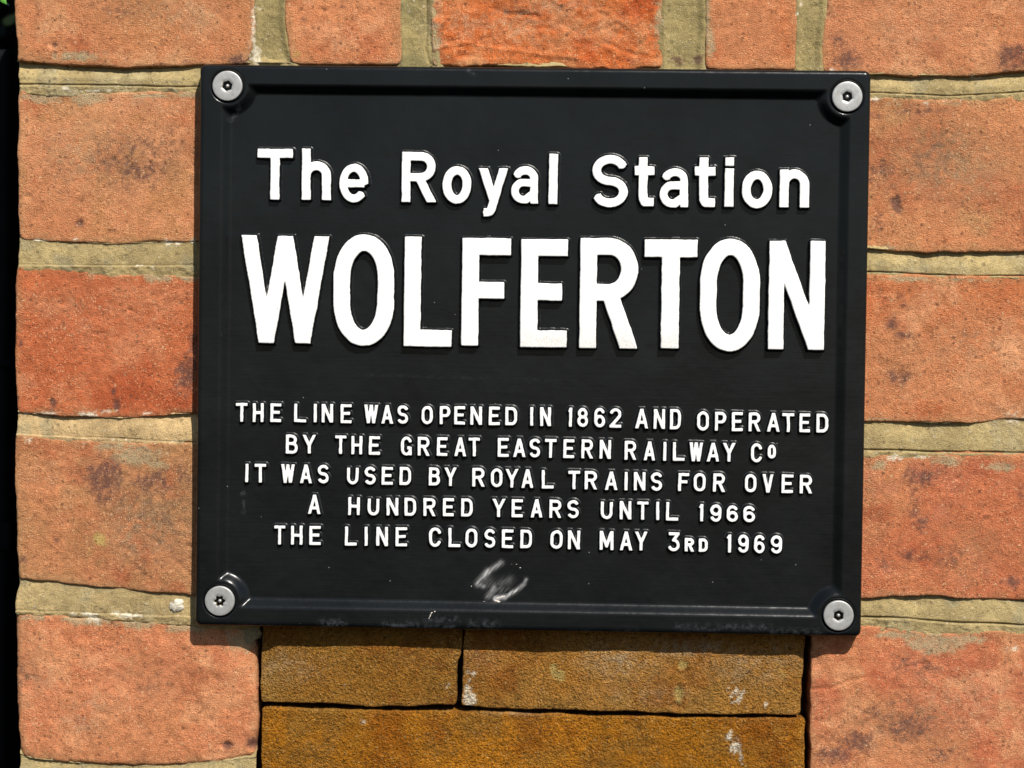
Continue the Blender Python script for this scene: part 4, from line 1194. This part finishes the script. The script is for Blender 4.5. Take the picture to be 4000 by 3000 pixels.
t2 = Q(S4, [(1800, 1103), (2100, 1107)]) + Q(S5, [(50, 1109), (450, 1116), (1050, 1124), (1670, 1135), (1850, 1143)]) + Q(S6, [(80, 1150), (560, 1157)])
f2 = Q(S4, [(1800, 1220), (2100, 1222)]) + Q(S5, [(50, 1223), (450, 1232), (1050, 1240), (1670, 1252), (1850, 1260)]) + Q(S6, [(80, 1266), (560, 1273)])
small_line([('B', 1763, 1837), ('Y', 1867, 1950)], 0, 0, t2, f2, "about the company", 560)
small_line([('T', 13, 83), ('H', 114, 182), ('E', 222, 292), ('G', 421, 489), ('R', 524, 598), ('E', 642, 708), ('A', 750, 824), ('T', 838, 908), ('E', 1017, 1087), ('A', 1113, 1189), ('S', 1212, 1281), ('T', 1308, 1380),
            ('E', 1422, 1490), ('R', 1534, 1607), ('N', 1645, 1717), ('R', 1800, 1873), ('A', 1919, 1991), ('I', 2038, 2060)], 1300, 0, t2, f2, "about the company", 565)
small_line([('L', 44, 118), ('W', 146, 231), ('A', 254, 332), ('Y', 353, 430), ('C', 527, 597), ('O', 630, 682, 6, -14)], 2600, 0, t2, f2, "about the company", 585)

t3 = Q(S4, [(1520, 1283), (1990, 1290)]) + Q(S5, [(120, 1300), (600, 1305), (900, 1309), (1490, 1326), (2000, 1336)]) + Q(S6, [(100, 1340), (870, 1352)])
f3 = Q(S4, [(1520, 1397), (1990, 1404)]) + Q(S5, [(120, 1410), (600, 1417), (900, 1424), (1490, 1440), (2000, 1450)]) + Q(S6, [(100, 1452), (870, 1466)])
small_line([('I', 1511, 1535), ('T', 1570, 1642), ('W', 1734, 1818), ('A', 1850, 1925), ('S', 1960, 2030)], 0, 0, t3, f3, "about royal trains", 600)
small_line([('U', 87, 159), ('S', 196, 265), ('E', 301, 370), ('D', 411, 483), ('B', 592, 662), ('Y', 688, 764), ('R', 860, 937), ('O', 976, 1048), ('Y', 1066, 1145), ('A', 1163, 1239), ('L', 1289, 1363),
            ('T', 1451, 1526), ('R', 1554, 1632), ('A', 1680, 1757), ('I', 1799, 1820), ('N', 1858, 1931), ('S', 1963, 2034), ('F', 2132, 2200)], 1300, 0, t3, f3, "about royal trains", 610)
small_line([('O', 173, 248), ('R', 293, 368), ('O', 490, 562), ('V', 598, 666), ('E', 716, 788), ('R', 828, 905)], 2600, 0, t3, f3, "about royal trains", 630)

t4 = Q(S4, [(1940, 1474)]) + Q(S5, [(130, 1490), (830, 1497), (1370, 1505), (1690, 1510), (2090, 1520)]) + Q(S6, [(215, 1532), (510, 1543)])
f4 = Q(S4, [(1940, 1592)]) + Q(S5, [(130, 1600), (830, 1608), (1370, 1617), (1690, 1624), (2090, 1633)]) + Q(S6, [(215, 1638), (510, 1644)])
small_line([('A', 1901, 1979)], 0, 0, t4, f4, "about a hundred years", 640)
small_line([('H', 94, 167), ('U', 214, 286), ('N', 331, 404), ('D', 442, 515), ('R', 558, 635), ('E', 679, 748), ('D', 792, 864), ('Y', 984, 1064), ('E', 1103, 1173), ('A', 1221, 1294), ('R', 1337, 1412), ('S', 1447, 1518),
            ('U', 1654, 1727), ('N', 1770, 1843), ('T', 1878, 1948), ('I', 1994, 2016), ('L', 2057, 2133)], 1300, 0, t4, f4, "about a hundred years", 645)
small_line([('1', 204, 233), ('9', 275, 345), ('6', 378, 447), ('6', 479, 552)], 2600, 0, t4, f4, "about a hundred years", 670)

t5 = Q(S7, [(1730, 163), (1950, 166)]) + Q(S8, [(100, 170), (630, 176), (1100, 188), (1690, 198), (2100, 203)]) + Q(S9, [(50, 205), (390, 219), (680, 224)])
f5 = Q(S7, [(1730, 280), (1950, 283)]) + Q(S8, [(100, 287), (630, 294), (1100, 302), (1690, 314), (2100, 320)]) + Q(S9, [(50, 322), (390, 330), (680, 336)])
small_line([('T', 1690, 1760), ('H', 1795, 1867), ('E', 1908, 1979)], 0, 0, t5, f5, "about the closing", 680)
small_line([('L', 74, 149), ('I', 194, 216), ('N', 268, 340), ('E', 387, 459), ('C', 593, 668), ('L', 713, 788), ('O', 818, 892), ('S', 934, 1003), ('E', 1042, 1114), ('D', 1157, 1230), ('O', 1343, 1418), ('N', 1451, 1527),
            ('M', 1647, 1732), ('A', 1771, 1849), ('Y', 1864, 1942), ('3', 2069, 2142)], 1300, 0, t5, f5, "about the closing", 685)
small_line([('R', 118, 176, 20, 0), ('D', 204, 260, 20, 0), ('1', 374, 404), ('9', 447, 513), ('6', 546, 612), ('9', 649, 719)], 2600, 0, t5, f5, "about the closing", 705)


# ---- screws
def build_screw(sx, sz, ang, points, label, seed):
    R_ = .0066
    root = empty("screw", (sx, YF, sz))
    # screw is a part of the plaque: the mesh head carries sub-parts
    COL.objects.unlink(root); bpy.data.objects.remove(root)
    na, top = 72, YF - .0009
    a = np.linspace(0, 2 * np.pi, na, endpoint=False)
    if points:       # six-lobed socket
        rs = .00215 + .00036 * np.cos(6 * (a - ang))
    else:            # hexagon socket
        q = (a - ang) % (np.pi / 3) - np.pi / 6
        rs = .00225 * math.cos(np.pi / 6) / np.cos(q) * 1.05
    rings = []
    prof = [(None, -.0022, 0), (None, -.0001, 0), (None, 0.0, 1), (.55, 0.0, None), (.75, 0, None), (.93, 0, None), (.965, -.00004, None), (.99, -.00016, None), (1.0, -.0004, None), (1.0, -.0016, None)]
    V = []
    for r, z, flag in prof:
        if r is None:
            rr = rs + (.0 if flag == 0 else .00016)
        else:
            rr = np.full(na, r * R_)
        V.append(np.stack([sx + rr * np.cos(a), np.full(na, top - z), sz + rr * np.sin(a)], -1))
    V = np.concatenate(V)
    n = len(V)
    V = np.concatenate([V, [[sx, top + .0022, sz]]])
    q = []
    for k in range(len(prof) - 1):
        for j in range(na):
            q.append((k * na + j, (k + 1) * na + j, (k + 1) * na + (j + 1) % na, k * na + (j + 1) % na))
    tr = [(n, j, (j + 1) % na) for j in range(na)]
    head = mesh_obj("screw", V, q, M_STEEL, plaque, tris=tr)
    head.data.materials.append(M_SOCKET)
    # socket walls and floor duller
    mi = np.zeros(len(head.data.polygons), np.int32)
    mi[:na] = 1; mi[len(q):] = 1
    head.data.polygons.foreach_set("material_index", mi)
    sm = np.ones(len(mi), bool); sm[:na] = False; sm[len(q):] = False; sm[2 * na:5 * na] = True
    head.data.polygons.foreach_set("use_smooth", sm)
    head["label"] = label
    # centre pin
    pr = .00078
    P = []
    pn = 24
    b = np.linspace(0, 2 * np.pi, pn, endpoint=False)
    pp = [(pr, .0022), (pr, .0007), (pr * .85, .0004), (pr * .5, .00022)]
    for r, dy in pp:
        P.append(np.stack([sx + r * np.cos(b), np.full(pn, top + dy), sz + r * np.sin(b)], -1))
    P = np.concatenate(P + [np.array([[sx, top + .00018, sz]])])
    pq = [(k * pn + j, k * pn + (j + 1) % pn, (k + 1) * pn + (j + 1) % pn, (k + 1) * pn + j) for k in range(len(pp) - 1) for j in range(pn)]
    ptri = [(len(P) - 1, (len(pp) - 1) * pn + j, (len(pp) - 1) * pn + (j + 1) % pn) for j in range(pn)]
    pin = mesh_obj("centre_pin", P, pq, M_STEEL, head, tris=ptri)
    pin.matrix_parent_inverse = Matrix.Identity(4)
    return head, top


def stroke_mark(sx, sz, top, strokes, ang0, head):
    """small stamped character: thin raised burrs catching the light"""
    V = []; q = []
    s = .00085
    for a_, b_ in strokes:
        pts = []
        for (u, v) in (a_, b_):
            x, z = (u - .5) * s * .8, (v - .5) * s + .0047
            pts.append((x * math.cos(ang0) - z * math.sin(ang0), x * math.sin(ang0) + z * math.cos(ang0)))
        (x0, z0), (x1, z1) = pts
        L = math.hypot(x1 - x0, z1 - z0) + 1e-9
        nx_, nz_ = -(z1 - z0) / L * .00008, (x1 - x0) / L * .00008
        n = len(V)
        yb, yt = top + .00003, top - .00007
        V += [(sx + x0 + nx_, yb, sz + z0 + nz_), (sx + x0 - nx_, yb, sz + z0 - nz_), (sx + x1 - nx_, yb, sz + z1 - nz_), (sx + x1 + nx_, yb, sz + z1 + nz_),
              (sx + x0, yt, sz + z0), (sx + x1, yt, sz + z1)]
        q += [(n, n + 4, n + 5, n + 3), (n + 1, n + 2, n + 5, n + 4)]
    o = mesh_obj("stamped_mark", V, q, M_STEEL, head, smooth=False)
    o.matrix_parent_inverse = Matrix.Identity(4)
    return o


CH_A = [((0, 0), (.5, 1)), ((1, 0), (.5, 1)), ((.2, .35), (.8, .35))]
CH_2 = [((0, .8), (.5, 1)), ((.5, 1), (1, .75)), ((1, .75), (0, 0)), ((0, 0), (1, 0))]
CH_S = [((1, .85), (.4, 1)), ((.4, 1), (0, .75)), ((0, .75), (1, .3)), ((1, .3), (.6, 0)), ((.6, 0), (0, .12))]
names = ["stainless screw at the top left corner of the plaque", "stainless screw at the top right corner of the plaque", "stainless screw with a star socket at the bottom left corner", "stainless screw at the bottom right corner of the plaque"]
rots = [-.55, 1.05, 1.05, .05]
for k, (sx, sz) in enumerate(screws):
    head, top = build_screw(sx, sz, .3 + .4 * k, k == 2, names[k], 900 + k)
    for j, chs in enumerate((CH_S, CH_A, CH_2)):
        stroke_mark(sx, sz, top, chs, rots[k] + j * 2.094, head)

# ------------------------------------------------------------------ what shows in the gap left of the wall
post_x1 = pt(20, 800, .05)[0]
ptz = pt(10, 104, .05)[1]
post = empty("black_post", (post_x1 - .035, .06, pt(0, 2600)[1]))
post["label"] = "black painted post standing in shade at the left edge behind the brick wall"
post["category"] = "post"
box_mesh("shaft", post_x1 - .07, post_x1, .05, .12, pt(0, 2600)[1], ptz, M_POST, post, bev=.004, seg_=3)
zb1 = pt(0, 1136, .05)[1]
box_mesh("collar", post_x1 - .072, post_x1 + .0016, .0482, .122, zb1 - .012, zb1 + .002, M_POST, post, bev=.0015)
zb2 = pt(0, 785, .05)[1]
box_mesh("collar", post_x1 - .072, post_x1 + .0012, .0484, .122, zb2 - .002, zb2 + .002, M_POST, post, bev=.0008)


def leaf_cloud(name, n, lo, hi, size, mat, seed, parent=None):
    rg = np.random.default_rng(seed)
    c = lo + rg.random((n, 3)) * (np.array(hi) - lo)
    u = rg.normal(size=(n, 3)); u /= np.linalg.norm(u, axis=1)[:, None]
    w = rg.normal(size=(n, 3)); w -= (w * u).sum(1)[:, None] * u; w /= np.linalg.norm(w, axis=1)[:, None]
    nn = np.cross(u, w)
    s = size * (.6 + .8 * rg.random(n))[:, None]
    V = np.stack([c - u * s, c - u * s * .25 + w * s * .42 + nn * s * .1, c + u * s * .45 + w * s * .32 + nn * s * .12, c + u * s,
                  c + u * s * .45 - w * s * .32 + nn * s * .12, c - u * s * .25 - w * s * .42 + nn * s * .1], 1).reshape(-1, 3)
    b = np.arange(n)[:, None] * 6
    q = np.concatenate([b + np.array([0, 1, 2, 3]), b + np.array([0, 3, 4, 5])])
    return mesh_obj(name, V, q, mat, parent)


xe = pt(36, 800)[0]
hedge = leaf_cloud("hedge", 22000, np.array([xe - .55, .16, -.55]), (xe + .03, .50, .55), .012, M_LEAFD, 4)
hedge["kind"] = "stuff"
hedge["label"] = "dark green hedge in deep shade left of the brick wall"
hedge["category"] = "hedge"
gx, gz = at(6, 45, .012)
spr = empty("leaf_sprig", (gx - .004, 0, gz + .012))
for k, (dx, dz, ang, ln) in enumerate(((.0030, .0020, -1.9, .0062), (.0012, .0058, -2.5, .0058), (.0035, .0052, -.9, .0050), (-.0012, .0015, -2.8, .0060), (.0005, .0090, -2.2, .0055))):
    u = np.array([math.cos(ang), 0.12 * (k - 2), math.sin(ang)]); w_ = np.array([-math.sin(ang), .25, math.cos(ang)])
    b_ = np.array([gx + dx - .001, -.001 + .0006 * k, gz + dz])
    prof = [(0, 0), (.15, .18), (.38, .27), (.65, .20), (.88, .07), (1, 0)]
    V = [b_ + u * ln * t_ + np.array([0, -.0006 * math.sin(3.1 * t_), 0]) for t_, _ in prof]
    V += [b_ + u * ln * t_ + w_ * ln * q_ for t_, q_ in prof] + [b_ + u * ln * t_ - w_ * ln * q_ for t_, q_ in prof]
    q = [(t_, t_ + 1, 7 + t_, 6 + t_) for t_ in range(5)] + [(t_ + 1, t_, 12 + t_, 13 + t_) for t_ in range(5)]
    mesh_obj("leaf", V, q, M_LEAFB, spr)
st = [np.array([gx + .0015, .0015, gz + .003]), np.array([gx - .001, .0018, gz + .009]), np.array([gx - .004, .002, gz + .016]), np.array([gx - .010, .01, gz + .03]), np.array([gx - .02, .10, gz + .05]), np.array([gx - .03, .2, gz + .05])]
V = []; q = []
for k, p_ in enumerate(st):
    for m_ in range(4):
        V.append(p_ + np.array([math.cos(m_ * 1.571), 0, math.sin(m_ * 1.571)]) * .0004)
for k in range(len(st) - 1):
    for m_ in range(4):
        q.append((k * 4 + m_, k * 4 + (m_ + 1) % 4, (k + 1) * 4 + (m_ + 1) % 4, (k + 1) * 4 + m_))
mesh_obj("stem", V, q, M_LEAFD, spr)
spr["label"] = "bright green leaf tip catching the sun at the upper left corner"
spr["category"] = "leaf"

scene.render.resolution_x = 1024
scene.render.resolution_y = 768
scene.cycles.samples = 128
